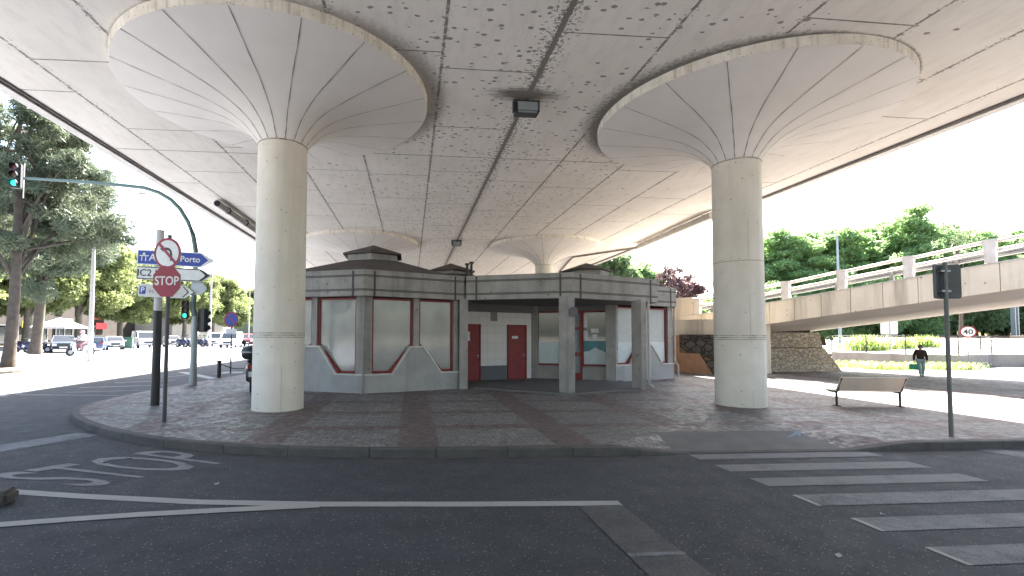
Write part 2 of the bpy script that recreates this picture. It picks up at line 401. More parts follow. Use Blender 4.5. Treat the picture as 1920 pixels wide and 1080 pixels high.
# gutter strip
gut = off(KP, -.28)
mb = MB()
for i in range(len(KP)-1):
    mb.add([(*KP[i], .003), (*KP[i+1], .003), (*gut[i+1], .003), (*gut[i], .003)], [(0, 1, 2, 3)])
o = mb.build('gutter', varied('gutter_asphalt', (.085, .08, .075), (.05, .05, .052), .85, 2.5, world=True, bs=.3, bscale=60)); tag(o, kind='structure')
for p in o.data.polygons: pass

# ------------------------------------------------------------------ markings
mk = []
def quad(mb, pts, z=.005): mb.add([(p[0], p[1], z) for p in pts], [list(range(len(pts)))])
def marking(name, polys, mat, z=.006):
    mb = MB()
    for p in polys: quad(mb, p, z)
    o = mb.build(name, mat)
    for q in o.data.polygons:
        if q.normal.z < 0: q.flip()
    tag(o, kind='structure'); return o
def polyline(pts, wd):
    pts = [Vector(p) for p in pts]; a = off([tuple(p) for p in pts], wd/2); b = off([tuple(p) for p in pts], -wd/2)
    return [[a[i], a[i+1], b[i+1], b[i]] for i in range(len(pts)-1)]
zs = [(7.79, .33, 4.87, 8.25), (7.10, .38, 4.9, 8.3), (6.39, .37, 4.95, 8.35)]
marking('crossing_stripes', [[(x0, y-h/2), (x1, y-h/2), (x1, y+h/2), (x0, y+h/2)] for y, h, x0, x1 in zs], line_paint if 0 else paint_mat('stripe_paint', .42, (.185, .185, .19)))
zs = [(5.65, .40, 4.99, 8.4), (4.88, .37, 5.02, 8.4), (4.13, .37, 5.06, 8.4), (3.38, .37, 5.1, 8.4), (2.6, .37, 5.1, 8.4)]
marking('worn_crossing_stripes', [[(x0+.06, y-h/2), (x1, y-h/2), (x1, y+h/2), (x0+.06, y+h/2)] for y, h, x0, x1 in zs], worn_paint)
marking('stripe_ends', [[(x0, y-h/2), (x0+.06, y-h/2), (x0+.06, y+h/2), (x0, y+h/2)] for y, h, x0, x1 in zs], line_paint)
P_ = lambda px, py: tuple(at(px, py, 0)[:2])
l1 = [P_(-500, 900), P_(-200, 908), P_(0, 921), P_(150, 931), P_(370, 942), P_(600, 946), P_(880, 946), P_(1163, 944)]
l2 = [P_(-300, 1016), P_(0, 985), P_(130, 975), P_(260, 966), P_(450, 956), P_(600, 948.5)]
marking('lane_line', polyline(l1, .165), line_paint, .006)
marking('lane_line', polyline(l2, .155), line_paint, .0095)
marking('worn_lane_edge', [[(2.04, 5.66), (2.58, 5.66), (2.62, 4.4), (2.06, 4.4)], [(2.06, 4.33), (2.62, 4.33), (2.64, 2.5), (2.08, 2.5)]], faint_paint)
marking('lane_line', [[(2.06, 4.33), (2.62, 4.33), (2.62, 4.40), (2.06, 4.40)]], worn_paint, .0095)
marking('stop_line', [[P_(0, 848), P_(0, 835), P_(145, 812), P_(188, 816)], [P_(0, 848), P_(0, 835), P_(-160, 858), P_(-160, 874)]], worn_paint)
marking('lane_line', [[P_(1822, 842), P_(1875, 842), P_(1990, 860), P_(1935, 862)]], worn_paint)
# far-left crossing and chevrons
fl = []
for a in [((10, 740), (230, 742), .16), ((0, 744), (60, 733), .3), ((125, 736), (300, 731), .2), ((150, 727), (315, 722), .35), ((215, 718), (330, 713), .35), ((290, 709), (352, 703), .25)]:
    fl += polyline([P_(*a[0]), P_(*a[1])], a[2])
marking('side_road_stripes', fl, worn_paint)
marking('side_road_chevron', [[P_(332, 698), P_(350, 697.5), P_(408, 709), P_(392, 711)], [P_(400, 701), P_(455, 699.5), P_(455, 697), P_(425, 697)]], line_paint)
# STOP lettering on the road, reading towards -x
to = text_obj('STOP', 1.0, paint_mat('road_letter_paint', .42, (.22, .22, .225)), None, 'stop_lettering', 0, 'LEFT', .003)
me = to.data; xs = [v.co.x for v in me.vertices]; ys = [v.co.y for v in me.vertices]; x0, x1, y0, y1 = min(xs), max(xs), min(ys), max(ys)
for v in me.vertices:
    u = (v.co.x-x0)/(x1-x0); q = (v.co.y-y0)/(y1-y0)
    b0 = Vector(P_(172, 914)); b1 = Vector(P_(450, 863))          # feet of the letters, S then P
    t0 = Vector(P_(-30, 893)); t1 = Vector(P_(296, 843))          # tops
    lo = b0.lerp(b1, u); hi = t0.lerp(t1, u); p = lo.lerp(hi, q); v.co = (p.x, p.y, .006)
tag(to, kind='structure')
# tiny litter and a manhole-like kerb block on the left
mb = MB(); p = at(8, 953, 0); mb.box(-.5, -.05, -.15, .15, 0, .17)
o = mb.build('kerb_block', kerb_stone, bevel=.05); o.location = (p.x-.0, p.y+.2, 0); o.rotation_euler.z = R(10)
tag(o, 'rough stone kerb end block at the left edge of the road beside the white lines', 'kerb block')
# scraps of litter and a chalk arrow
for px, py, a_, lb in ((1571, 1044, .3, 'scrap of pale paper lying on the asphalt near the lowest crossing stripe'), (1655, 967, 1.2, 'tiny white scrap on the asphalt between two crossing stripes'), (406, 909, .8, 'tiny scrap on the road right of the painted STOP letters'), (141, 788, 2.0, 'small white scrap against the rounded kerb corner')):
    q = at(px, py, 0); k_ = .035 if py > 1000 else .03
    mb = MB(); mb.add([(-k_, -k_*.6, 0), (k_*.7, -k_*.8, .006), (k_*1.2, k_*.3, .02), (0, k_*.7, .008), (-k_*.9, k_*.4, .022)], [(0, 1, 3), (1, 2, 3), (0, 3, 4)])
    o = mb.build('paper_scrap', simple('paper', (.38, .38, .38), .8)); o.location = (q.x, q.y, .008); o.rotation_euler.z = a_; tag(o, lb, 'paper scrap', 'paper scraps on the road')
def PS(px, py): p = at(px, py, .10); return (p.x, p.y, ZP-(9.16-min(p.y, 9.16))*.1275+.006)
mb = MB(); mb.add([PS(1486, 813), PS(1506, 812), PS(1500, 819), PS(1494, 817), PS(1480, 821), PS(1477, 819), PS(1489, 815)], [(0, 1, 2, 3, 4, 5, 6)])
tag(mb.build('chalk_arrow', simple('chalk_blue', (.20, .26, .34), .8)), kind='structure')
# traffic island under the big tree
isl = [(-40, 24.5), (-26, 24.3), (-21.2, 24.9), (-20.2, 26.3), (-20.7, 28.8), (-23.5, 31.5), (-40, 40)]
mb = MB(); mb.prism(smooth(isl, 2), 0, .14); tag(mb.build('island', varied('island_dirt', (.13, .11, .09), (.2, .17, .13), .9, 1, world=True)), kind='structure')
# far pavements
mb = MB(); mb.box(-75, -56, -60, 300, 0, .15); tag(mb.build('pavement', varied('far_pavement', (.30, .28, .25), (.24, .23, .2), .9, .6, world=True)), kind='structure')

# ------------------------------------------------------------------ viaduct
SOZ = 8.45; XL, XR = -10.35, 15.95; Y0D, Y1D = -70, 150
via = empty('viaduct', (2.8, 30, 0), 0, 'wide concrete viaduct with a stained panelled soffit covering the plaza', 'viaduct'); 
VO = Vector((2.8, 30, 0))
def vp(o): o.parent = via; o.location = -VO; return o
mb = MB(); mb.box(XL, XR, Y0D, Y1D, SOZ, SOZ+1.2)
# transverse joints, staggered from strip to strip
mb.mat(1)
def jx(k): return JX0+k*JP
tr = {-6: [9.4, 12.9], -5: [3.5, 8.2, 13.0, 20.5, 26.8], -4: [6.2, 11.5, 15.2, 19.0, 24], -3: [5, 9.2, 16.4, 21, 25.5], -2: [4.2, 10.8, 18.3, 23, 28], -1: [6.5, 10.35, 13.4, 18.6, 21.8, 26],
      0: [7.2, 10.95, 14.1, 18.0, 22.5, 27], 1: [4.8, 9.4, 18.9, 23.5, 28], 2: [6.4, 11.2, 19.5, 24.5], 3: [8.5, 17.2, 22, 27], 4: [5.5, 10.3, 15.6, 20.5, 25], 5: [7.7, 12.2, 18, 23.2]}
for k, l in tr.items():
    for y in l:
        x0, x1 = max(jx(k-1)+.02, XL+.1), min(jx(k)-.02, XR-.1)
        sk = random.uniform(-.05, .05)
        if x1 > x0: mb.add([(x0, y-.016, SOZ-.003), (x1, y-.016+sk, SOZ-.003), (x1, y+.016+sk, SOZ-.003), (x0, y+.016, SOZ-.003)], [(0, 1, 2, 3)])
for (x0, x1, y0_, y1_) in [(XL+.2, -4.4, 16.9, 16.9), (-1.35, 7.6, 16.45, 16.5), (XL+.2, XR-.2, 30.6, 30.6)]:
    mb.add([(x0, y0_-.02, SOZ-.004), (x1, y1_-.02, SOZ-.004), (x1, y1_+.02, SOZ-.004), (x0, y0_+.02, SOZ-.004)], [(0, 1, 2, 3)])
vp(mb.build('soffit', [soff, joint_dark]))
fas = varied('parapet_paint', (.72, .69, .65), (.62, .59, .55), .7, 1.0, world=True, streak=((.3, .27, .24), .4, 1.5))
for s_, X in ((-1, XL), (1, XR)):
    mb = MB(); mb.box(X, X+s_*.09, Y0D, Y1D, SOZ-.0, SOZ+1.1); vp(mb.build('drip_groove', edge_dark))
    mb = MB(); y = Y0D
    while y < Y1D:
        mb.box(X+s_*.092, X+s_*.40, y, y+5.985, SOZ-.05, SOZ+1.0); y += 6
    vp(mb.build('parapet', fas))
    mb = MB(); mb.box(X-s_*.10, X-s_*.006, Y0D, Y1D, SOZ-.035, SOZ-.006); vp(mb.build('edge_strip', edge_dark))
# a transverse drainage line and the service pipes below the soffit
pipe_grey = varied('pipe_paint', (.5, .47, .42), (.36, .33, .3), .6, 3, world=True)
def sof(px, py, dz=0): p = at(px, py, SOZ-dz); return (p.x, p.y, SOZ-dz)
p0 = sof(407, 381, .2); p1 = (p0[0]-.15, 34, SOZ-.2)
pr_ = empty('service_pipe', (p0[0], p0[1], p0[2]), 0, 'fat grey pipe with an open dark mouth under the left edge of the viaduct', 'pipe')
mb = MB(); mb.tube([(0, 0, 0), (-.15, 34-p0[1], 0)], .15, 16, False); o = mb.build('pipe_body', varied('dull_pipe', (.26, .25, .24), (.17, .165, .16), .6, 3), pr_, True)
mb = MB(); mb.lathe([(.15, 0), (.17, 0), (.17, .12), (.15, .12)]); 
mb = MB(); mb.tube([(0, .05, 0), (0, .3, 0)], .135, 16); mb.build('pipe_mouth', black_rubber, pr_)
for i in range(5): mb = MB(); mb.tube([(-.02*i, 1.3+2.6*i, -.0), (-.02*i, 1.36+2.6*i, 0)], .175, 16); mb.build('pipe_clamp', dark_metal, pr_)
a = sof(1335, 403, .22); b_ = sof(1198, 462, .22)
pr2 = empty('service_pipe', a, 0, 'pale cream round pipe hanging along the right edge of the viaduct', 'pipe')
mb = MB(); d = Vector(b_)-Vector(a); mb.tube([(0, 0, 0), d], .17, 16); mb.build('pipe_body', pipe_grey, pr2, True)
for i in range(4): q = d*(.1+.26*i); MB().box(q.x-.03, q.x+.03, q.y-.03, q.y+.03, .1, .2).build('pipe_hanger', dark_metal, pr2)
a = Vector(sof(1198, 464, .1)); b_ = Vector(sof(1074, 482, .1)); c_ = Vector(sof(1048, 511, .1))
o = MB().tube([(0, 0, 0), b_-a, c_-a], .07, 8).build('drain_pipe', varied('drain_pipe', (.2, .18, .15), (.12, .11, .1), .7, 3)); o.location = a
tag(o, 'thin dark drain pipe bent across the soffit behind the right rear column', 'drain pipe')
# columns
def column(cx, cy, label, n=0):
    c = empty('mushroom_column', (cx, cy, ZP), 0, label, 'column', 'mushroom columns holding up the viaduct')
    zn, zr, RR = 7.03-ZP, 8.23-ZP, 3.80
    prof = [(.64, 0), (.64, 1.85), (.637, 1.86)]+[(.64-.02*i/10, 1.9+(zn-1.9)*i/10) for i in range(11)]
    mb = MB(); mb.lathe(prof, n=64)
    mb.build('shaft', col_paint, c, True)
    mb = MB()
    for k in range(3): mb.lathe([(.642, 1.84+k*.055), (.6435, 1.847+k*.055), (.6435, 1.857+k*.055), (.642, 1.864+k*.055)], n=64)
    mb.build('shaft_groove', varied('shaft_groove', (.14, .13, .10), (.62, .58, .5), .9, 5), c)
    # seams
    mb = MB()
    for (a0, z0, z1) in [(-1.78, 1.95, 3.1), (-1.80, 4.0, 5.2), (-1.73, 0, .6)] if cx > 0 else [(-1.2, 0, 1.5)]:
        r = .647
        th = [a0-.006, a0+.006]; mb.add([(r*math.cos(th[0]), r*math.sin(th[0]), z0), (r*math.cos(th[1]), r*math.sin(th[1]), z0), (r*math.cos(th[1])*.985, r*math.sin(th[1])*.985, z1), (r*math.cos(th[0])*.985, r*math.sin(th[0])*.985, z1)], [(0, 1, 2, 3)])
    if cx > 0: mb.lathe([(.6335, 4.02), (.6345, 4.03), (.6335, 4.04)], n=64)
    mb.build('shaft_seam', varied('seam', (.24, .21, .18), (.45, .42, .37), .9, 5), c)
    def pz(t): return zn+(zr-zn)*(.52*t+.48*(1-(1-t)**7))
    prof = [(.60+(RR-.60)*t, pz(t)) for t in [0, .01, .02, .035, .055, .08, .11, .15, .2, .27, .35, .45, .55, .65, .75, .85, .93, 1]]
    mb = MB(); mb.lathe([(.66, zn-.03), (.66, zn+.01)], n=64); mb.lathe([(.645, zn-.03), (.66, zn-.03)], n=64)
    mb = MB(); mb.lathe(prof, n=96); o = mb.build('capital', cap_paint, c, True)
    mb = MB(); mb.lathe([(RR, zr), (RR+.015, zr+.02), (RR+.02, SOZ-ZP-.0)], n=96); mb.build('capital_rim', rim_paint, c, True)
    mb = MB()
    for k in range(18):
        th = R(-90.5+20*k) if cx < 0 else R(-88.3+20*k)
        rad = Vector((math.cos(th), math.sin(th), 0)); tg = Vector((-math.sin(th), math.cos(th), 0))
        vs = []
        for i, (r, z) in enumerate(prof):
            wv = .0085+.004*math.sin(i*2.1+k); ofs = .004*math.sin(i*1.3+k*2)
            vs += [rad*r+tg*(wv+ofs)+Vector((0, 0, z-.008)), rad*r-tg*(wv-ofs)+Vector((0, 0, z-.008))]
            if i < 6: vs[-1] += rad*.006; vs[-2] += rad*.006
        mb.add(vs, [(2*i, 2*i+1, 2*i+3, 2*i+2) for i in range(len(prof)-1)])
    mb.build('capital_joint', varied('capital_joint', (.16, .14, .12), (.34, .31, .27), .9, 3), c)
    mb = MB()
    mb.lathe([(.605, zn-.006), (.632, zn-.006), (.634, zn+.012), (.62, zn+.03)], n=64); mb.build('neck_joint', varied('neck_joint', (.2, .17, .14), (.45, .42, .36), .9, 6), c)
    return c
column(*COLS[0], 'front left mushroom column, by the stop sign, with rusty specks')
column(*COLS[1], 'front right mushroom column, near the bench, with a thin vertical crack line')
column(*COLS[2], 'rear left mushroom column, its cap showing above the large kiosk roof')
column(*COLS[3], 'rear right mushroom column, rising behind the kiosk portico roof')
for y in (52.1, 71.8):
    pass
# floodlights
def flood(x, y, label, s=1):
    f = empty('floodlight', (x, y, SOZ), 0, label, 'floodlight', 'floodlights fixed to the soffit')
    mb = MB(); mb.box(-.05, .05, -.1, .1, -.06, 0); mb.box(-.36, -.33, -.08, .08, -.3, 0); mb.box(.33, .36, -.08, .08, -.3, 0); mb.box(-.36, .36, -.08, .08, -.03, 0); mb.build('bracket', dark_metal, f)
    mb = MB(); mb.box(-.32, .32, -.16, .12, -.40, -.07); mb.box(-.28, .28, -.2, -.16, -.36, -.1); mb.build('housing', dark_metal, f, bevel=.03)
    mb = MB(); mb.box(-.27, .27, -.235, -.201, -.345, -.12); mb.tube([(-.25, -.2, -.38), (.25, -.2, -.38)], .03, 8)
    mb.build('lens', simple('lamp_glass', (.22, .24, .25), .15), f)
    f.scale = (s, s, s)
    return f
flood(LAMP[0]+.02, LAMP[1], 'large old grey floodlight nearest the road, surrounded by soot')
flood(3.0, 31.2, 'small floodlight farther back above the kiosk roofs', .95)

# ------------------------------------------------------------------ kiosk
ks = empty('kiosk', (0, 0, ZP), 0, 'low grey concrete kiosk with octagonal pavilions and red framed windows under the viaduct', 'kiosk')
ks.location = (0, 0, 0)
roof_m = varied('kiosk_roof_felt', (.085, .07, .065), (.06, .05, .048), .85, 1.5, bs=.2, bscale=30)
c22, s22 = math.cos(R(22.5)), math.sin(R(22.5))
class Wall:
    def __init__(s, A, ang): s.A = Vector(A).to_3d(); s.d = Vector((math.cos(R(ang)), math.sin(R(ang)), 0)); s.n = Vector((s.d.y, -s.d.x, 0)) # outward (towards camera)
    def pt(s, u, z, o=0): return s.A+s.d*u+s.n*o+Vector((0, 0, z))
    def uz(s, px, py, o=0):
        r = hray(px, py); C0 = Vector((0, 0, CH)); t_ = ((s.A+s.n*o-C0).dot(s.n))/r.dot(s.n); p = C0+r*t_
        return (p-s.A).dot(s.d), p.z
    def slab(s, mb, poly, o0, o1):
        n = len(poly); vs = [s.pt(u, z, o1) for u, z in poly]+[s.pt(u, z, o0) for u, z in poly]
        mb.add(vs, [list(range(n)), [n+i for i in range(n)][::-1]]+[(i, n+i, n+(i+1) % n, (i+1) % n) for i in range(n)])
    def box(s, mb, u0, u1, z0, z1, o0, o1): s.slab(mb, [(u0, z0), (u1, z0), (u1, z1), (u0, z1)], o0, o1)
    def strip(s, mb, pts, wd, o0, o1):
        for (a, b) in zip(pts[:-1], pts[1:]):
            a = Vector(a); b = Vector(b); t_ = (b-a).normalized(); n_ = Vector((-t_.y, t_.x))*wd/2; e = t_*wd*.35
            s.slab(mb, [tuple(a-e-n_), tuple(b+e-n_), tuple(b+e+n_), tuple(a-e+n_)], o0, o1)
FZ0, FZ1 = 3.36, 4.185
glass_m, t, b = newmat('whitened_glass', (.23, .255, .25), .09, 0, .6); P = coords(t)
cc = mix(t, ramp(t, noise(t, P, 1.2, 5), [(.35, 0), (.65, 1)]), (.34, .355, .33), (.27, .285, .275))
wv = N(t, 'ShaderNodeTexWave', wave_type='BANDS', bands_direction='Z'); t.links.new(P, wv.inputs[0]); wv.inputs['Scale'].default_value = 7; 
cc = mix(t, M(t, 'MULTIPLY', wv.outputs['Fac'], .12), cc, (.13, .14, .14)); t.links.new(cc, b.inputs['Base Color']); bump(t, b, noise(t, P, 1.5, 2), .05, .05)
film_m = simple('frosted_film', (.50, .58, .59), .25); dim_glass = simple('dim_glass', (.10, .12, .125), .05, 0, .8, 2, spec=.8)
teal_m = simple('teal_film', (.02, .19, .23), .25)
coping_m = varied('white_coping', (.62, .61, .57), (.46, .45, .42), .7, 4)
tile_m, t, b = newmat('white_tiles', (.5, .5, .49), .35, 0, .5)
br = N(t, 'ShaderNodeTexBrick'); br.offset = 0; t.links.new(coords(t), br.inputs[0])
mp = N(t, 'ShaderNodeMapping'); t.links.new(coords(t), mp.inputs[0]); mp.inputs['Rotation'].default_value = (R(90), 0, 0)
t.links.new(mp.outputs[0], br.inputs[0]); br.inputs['Scale'].default_value = 1; br.inputs['Brick Width'].default_value = .36; br.inputs['Row Height'].default_value = .36; br.inputs['Mortar Size'].default_value = .006
br.inputs['Color1'].default_value = (.66, .65, .63, 1); br.inputs['Color2'].default_value = (.62, .61, .59, 1); br.inputs['Mortar'].default_value = (.44, .43, .42, 1)
t.links.new(br.outputs['Color'], b.inputs['Base Color'])

def window(W, poly, name_label=None, frame_left=True, frame_right=True, film=None, recess=-.14, glass=None):
    """poly: outline (u,z), frame drawn inside it"""
    mb = MB(); pts = poly+[poly[0]]
    for pa, pb in zip(pts[:-1], pts[1:]):
        dg = abs(pa[0]-pb[0]) > .1 and abs(pa[1]-pb[1]) > .1
        W.strip(mb, [pa, pb], .17 if dg else .06, recess-.02-(.001 if dg else 0), recess+(.10 if dg else .06))
    fr = mb.build('window', red_paint, ks)
    if name_label: fr['label'] = name_label
    mb = MB(); W.slab(mb, poly, recess-.02, recess); mb.build('pane', glass or glass_m, fr)
    if film:
        us = [p[0] for p in poly]; z0 = min(p[1] for p in poly)
        mb = MB(); W.slab(mb, film, recess+.001, recess+.006); mb.build('film', film_m, fr)
    return fr
def frieze(A, B, zb, zt, ext0=0, ext1=0, posts=(.12, .88)):
    A = Vector(A).to_3d(); B = Vector(B).to_3d(); W = Wall(A.to_2d(), math.degrees(math.atan2(B.y-A.y, B.x-A.x))); L = (B-A).length
    mb = MB(); W.box(mb, 0, L, zb, zt, -.28, 0); mb.build('fascia', concrete_grey, ks)
    mb = MB()
    for z in (zb+.17, zb+.21, zt-.19, zt-.15): W.box(mb, 0.0, L, z-.004, z+.024, -.01, .007)
    for u in (0.38, L-.38): 
        if 0 < u < L: W.box(mb, u-.03, u+.03, zb-.004, zt+.012, -.02, .018)
    mb.build('fascia_groove', simple('fascia_dark', (.07, .065, .06), .7), ks)
    mb = MB(); W.box(mb, -.01, L+.01, zt, zt+.035, -.3, .02); mb.build('fascia_cap', concrete_grey, ks)
# octagon helpers
def octa(cx, cy, Rv, n=8, rot=-90): return [(cx+Rv*math.cos(R(rot+360/n*i)), cy+Rv*math.sin(R(rot+360/n*i))) for i in range(n)]
O1 = (-1.55, 20.4); ow = octa(*O1, 4.64); of = octa(*O1, 4.92)
A_w = ow[0]; B_w = ow[1]; G_w = ow[7]
W2 = Wall(A_w, 22.5); W1 = Wall(G_w, -22.5); L8 = 3.55
def window_wall(W, L, bumps, wins, pil, zt=FZ0+.02, film=None):
    # plinth following the stepped sill
    mb = MB(); W.slab(mb, [(0, ZP-.05)]+[(L, ZP-.05)]+bumps[::-1], -.22, .05); mb.build('plinth', plinth_blue, ks)
    mb = MB(); W.strip(mb, bumps, .05, -.1, .085); mb.build('coping', coping_m, ks)
    mb = MB()
    for u0, u1 in pil: W.box(mb, u0, u1, ZP, zt, -.3, .0)
    mb.build('pilaster', concrete_grey, ks)
    for wn in wins: window(W, wn, film=film)
uz = W2.uz
sill = [uz(*p) for p in [(697, 701), (735, 701), (768, 650), (793, 650), (826, 698), (864, 698)]]
zs0 = sum((sill[0][1], sill[1][1], sill[4][1], sill[5][1]))/4; zs1 = (sill[2][1]+sill[3][1])/2
us = [p[0] for p in sill]
bm_ = [(0, zs0), (us[1], zs0), (us[2], zs1), (us[3], zs1), (us[4], zs0), (L8, zs0)]
zt = 3.30
ua, ub, uc, ud = uz(698, 600)[0], uz(776, 600)[0], uz(786, 600)[0], uz(851, 600)[0]
window_wall(W2, L8, bm_, [[(ua+.04, zs0+.08), (us[1]-.0, zs0+.08), (ub-.04, zs1+.0), (ub-.04, zt), (ua+.04, zt)],
                          [(uc+.04, zs1+.0), (us[4]-.02, zs0+.08), (ud-.04, zs0+.08), (ud-.04, zt), (uc+.04, zt)]],
            [(0, ua), (ub+.0, uc), (ud, L8)])
# mirrored left wall
mir = lambda l: [(L8-u, z) for u, z in l][::-1]
window_wall(W1, L8, mir(bm_), [[(L8-u, z) for u, z in wn] for wn in ([(ua+.04, zs0+.08), (us[1], zs0+.08), (ub-.04, zs1), (ub-.04, zt), (ua+.04, zt)], [(uc+.04, zs1), (us[4]-.02, zs0+.08), (ud-.04, zs0+.08), (ud-.04, zt), (uc+.04, zt)])],
            [(L8-ua, L8), (L8-uc, L8-ub), (0, L8-ud)])
# remaining walls of the left pavilion
for i in range(2, 7):
    a, b_ = Vector(ow[i]), Vector(ow[i+1]); Wn = Wall(ow[i], math.degrees(math.atan2((b_-a).y, (b_-a).x)))
    mb = MB(); Wn.box(mb, 0, (b_-a).length, ZP-.05, FZ0+.02, -.25, 0); mb.build('wall', concrete_grey, ks)
for i in (7, 0, 2, 3, 4, 5, 6): frieze(of[i], of[(i+1) % 8], FZ0, FZ1)
mb = MB(); mb.prism(octa(*O1, 4.7), FZ0+.04, FZ0+.09); mb.build('ceiling', concrete_grey, ks)
def pyramid(c, r0, z0, r1, z1, n=8, name='roof', mat=roof_m, rot=-90, close=True):
    a = octa(*c, r0, n, rot); b = octa(*c, r1, n, rot) if r1 else None
    mb = MB()
    if b: mb.add([(*p, z0) for p in a]+[(*p, z1) for p in b], [(i, (i+1) % n, n+(i+1) % n, n+i) for i in range(n)]+[list(range(n, 2*n))])
    else: mb.add([(*p, z0) for p in a]+[(*c, z1)], [(i, (i+1) % n, n) for i in range(n)]+[list(range(n))[::-1]])
    return mb.build(name, mat, ks)
def cupola(c, zr, zd, ze, za, r, rot=-90):
    o = pyramid(c, r*.90, zr, r*.90, ze, 6, 'cupola_drum', concrete_grey, rot)
    mb = MB(); e = octa(*c, r*1.06, 6, rot); mb.add([(*p, ze-.02) for p in e]+[(*p, ze+.05) for p in e]+[(*c, za)], [list(range(6))[::-1]]+[(i, (i+1) % 6, 6+(i+1) % 6, 6+i) for i in range(6)]+[(6+i, 6+(i+1) % 6, 12) for i in range(6)])
    mb.build('cupola_roof', roof_m, ks)
pyramid(O1, 4.9, 4.13, 1.4, 5.12); cupola((-1.62, 20.3), 5.0, 5.1, 5.42, 5.93, 1.3)
O2 = (2.3, 27.2); O3 = (8.95, 24.05)
pyramid(O2, 4.4, 4.3, 1.6, 5.5); cupola(O2, 5.3, 5.5, 5.72, 6.28, 1.42)
pyramid(O3, 4.7, 4.28, 1.4, 5.1, rot=-90); cupola((9.15, 23.9), 5.0, 5.1, 5.44, 5.92, 1.3, -75)
mb = MB(); p = aty(876, 512, 25.5); q = aty(884, 512, 25.5)
mb.tube([(p.x, 25.5, 4.2), (p.x, 25.5, 5.95)], .07, 8); mb.tube([(p.x, 25.5, 5.93), (p.x, 25.5, 6.03)], .13, 8)
mb.tube([(q.x, 25.5, 4.2), (q.x, 25.5, 6.05)], .07, 8); mb.tube([(q.x, 25.5, 6.02), (q.x, 25.5, 6.12)], .13, 8); mb.build('vent_pipe', dark_metal, ks)
# portico roof: B -> C -> D
Bf = (of[1][0]+.1, of[1][1]-.05); Cf = (5.38, 15.36); Df = (9.25, 16.96)
frieze((1.98, 16.82), Cf, FZ0, FZ1+.0); frieze(Cf, Df, FZ0, FZ1); frieze(Df, (9.75, 18.9), FZ0+.003, FZ1-.003)
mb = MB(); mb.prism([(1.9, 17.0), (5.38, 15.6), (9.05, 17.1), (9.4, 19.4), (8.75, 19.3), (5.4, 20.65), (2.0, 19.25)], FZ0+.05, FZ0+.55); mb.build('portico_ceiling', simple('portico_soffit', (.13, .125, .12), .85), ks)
mb = MB(); mb.prism([(1.6, 17.1), (5.38, 15.5), (9.1, 17.05), (9.4, 19.6), (12, 21), (10, 29), (-1, 29), (1.5, 21)], FZ1-.30, FZ1-.12); mb.build('flat_roof', roof_m, ks)
mb = MB(); mb.prism([(2.05, 17.2), (5.15, 15.05), (8.35, 16.4), (9.0, 19.5), (5.4, 21), (2.0, 19.4)], ZP-.02, ZP+.05); mb.build('portico_floor', varied('portico_floor', (.155, .145, .14), (.11, .105, .10), .6, 1.5, bs=.15, bscale=40), ks)
# posts
def post_at(pxl, pxr, pyb, edge):
    a = at(pxl, pyb, ZP); e = at(edge[0], edge[1], ZP); c = at(pxr, pyb, ZP)
    return a, e, c
post_m = concrete_grey
for (cx, cy) in ((5.22, 15.42), (8.33, 16.62)):
    mb = MB(); o_ = Vector((cx, cy)); dx = Vector((c22, s22)) if cx > 6 else Vector((c22, s22)); 
    hx = .21
    pts = [o_+Vector((math.cos(R(a)), math.sin(R(a))))*.27 for a in (-90-8, 0-8, 90-8, 180-8)]
    mb.prism(pts, ZP, FZ0+.05); mb.build('post', concrete_grey, ks, bevel=.012)
mb = MB(); mb.tube([(5.33, 15.13, 2.87), (5.335, 15.10, 2.87)], .17, 20)
mb.build('round_plaque', simple('plaque', (.10, .10, .105), .5), ks)
mb = MB()
for (x, y) in ((8.60, 16.42),):
    mb.tube([(x, y, FZ0), (x, y, .45), (x+.02, y, .32), (x+.14, y-.03, .27)], .045, 10)
    for z in (.6, 1.3, 2.2, 3.1): mb.tube([(x, y, z), (x, y, z+.04)], .06, 10)
mb.build('downpipe', pipe_grey, ks, True)
mb = MB(); p = W2.pt(-.02, 0, .08)
mb.tube([(p.x, p.y, FZ0), (p.x, p.y, .2)], .035, 10)
for z in (.5, 1.15, 2.2, 3.2): mb.tube([(p.x, p.y, z), (p.x, p.y, z+.04)], .06, 10)
mb.build('downpipe', concrete_grey, ks, True)
# end pilaster B, slim
mb = MB(); mb.box(1.76, 2.06, 16.92, 17.25, ZP, FZ0+.05); mb.build('pilaster', concrete_grey, ks)
mb = MB(); mb.box(1.90, 2.02, 17.26, 19.4, ZP, FZ0+.05); mb.build('wall', concrete_grey, ks)
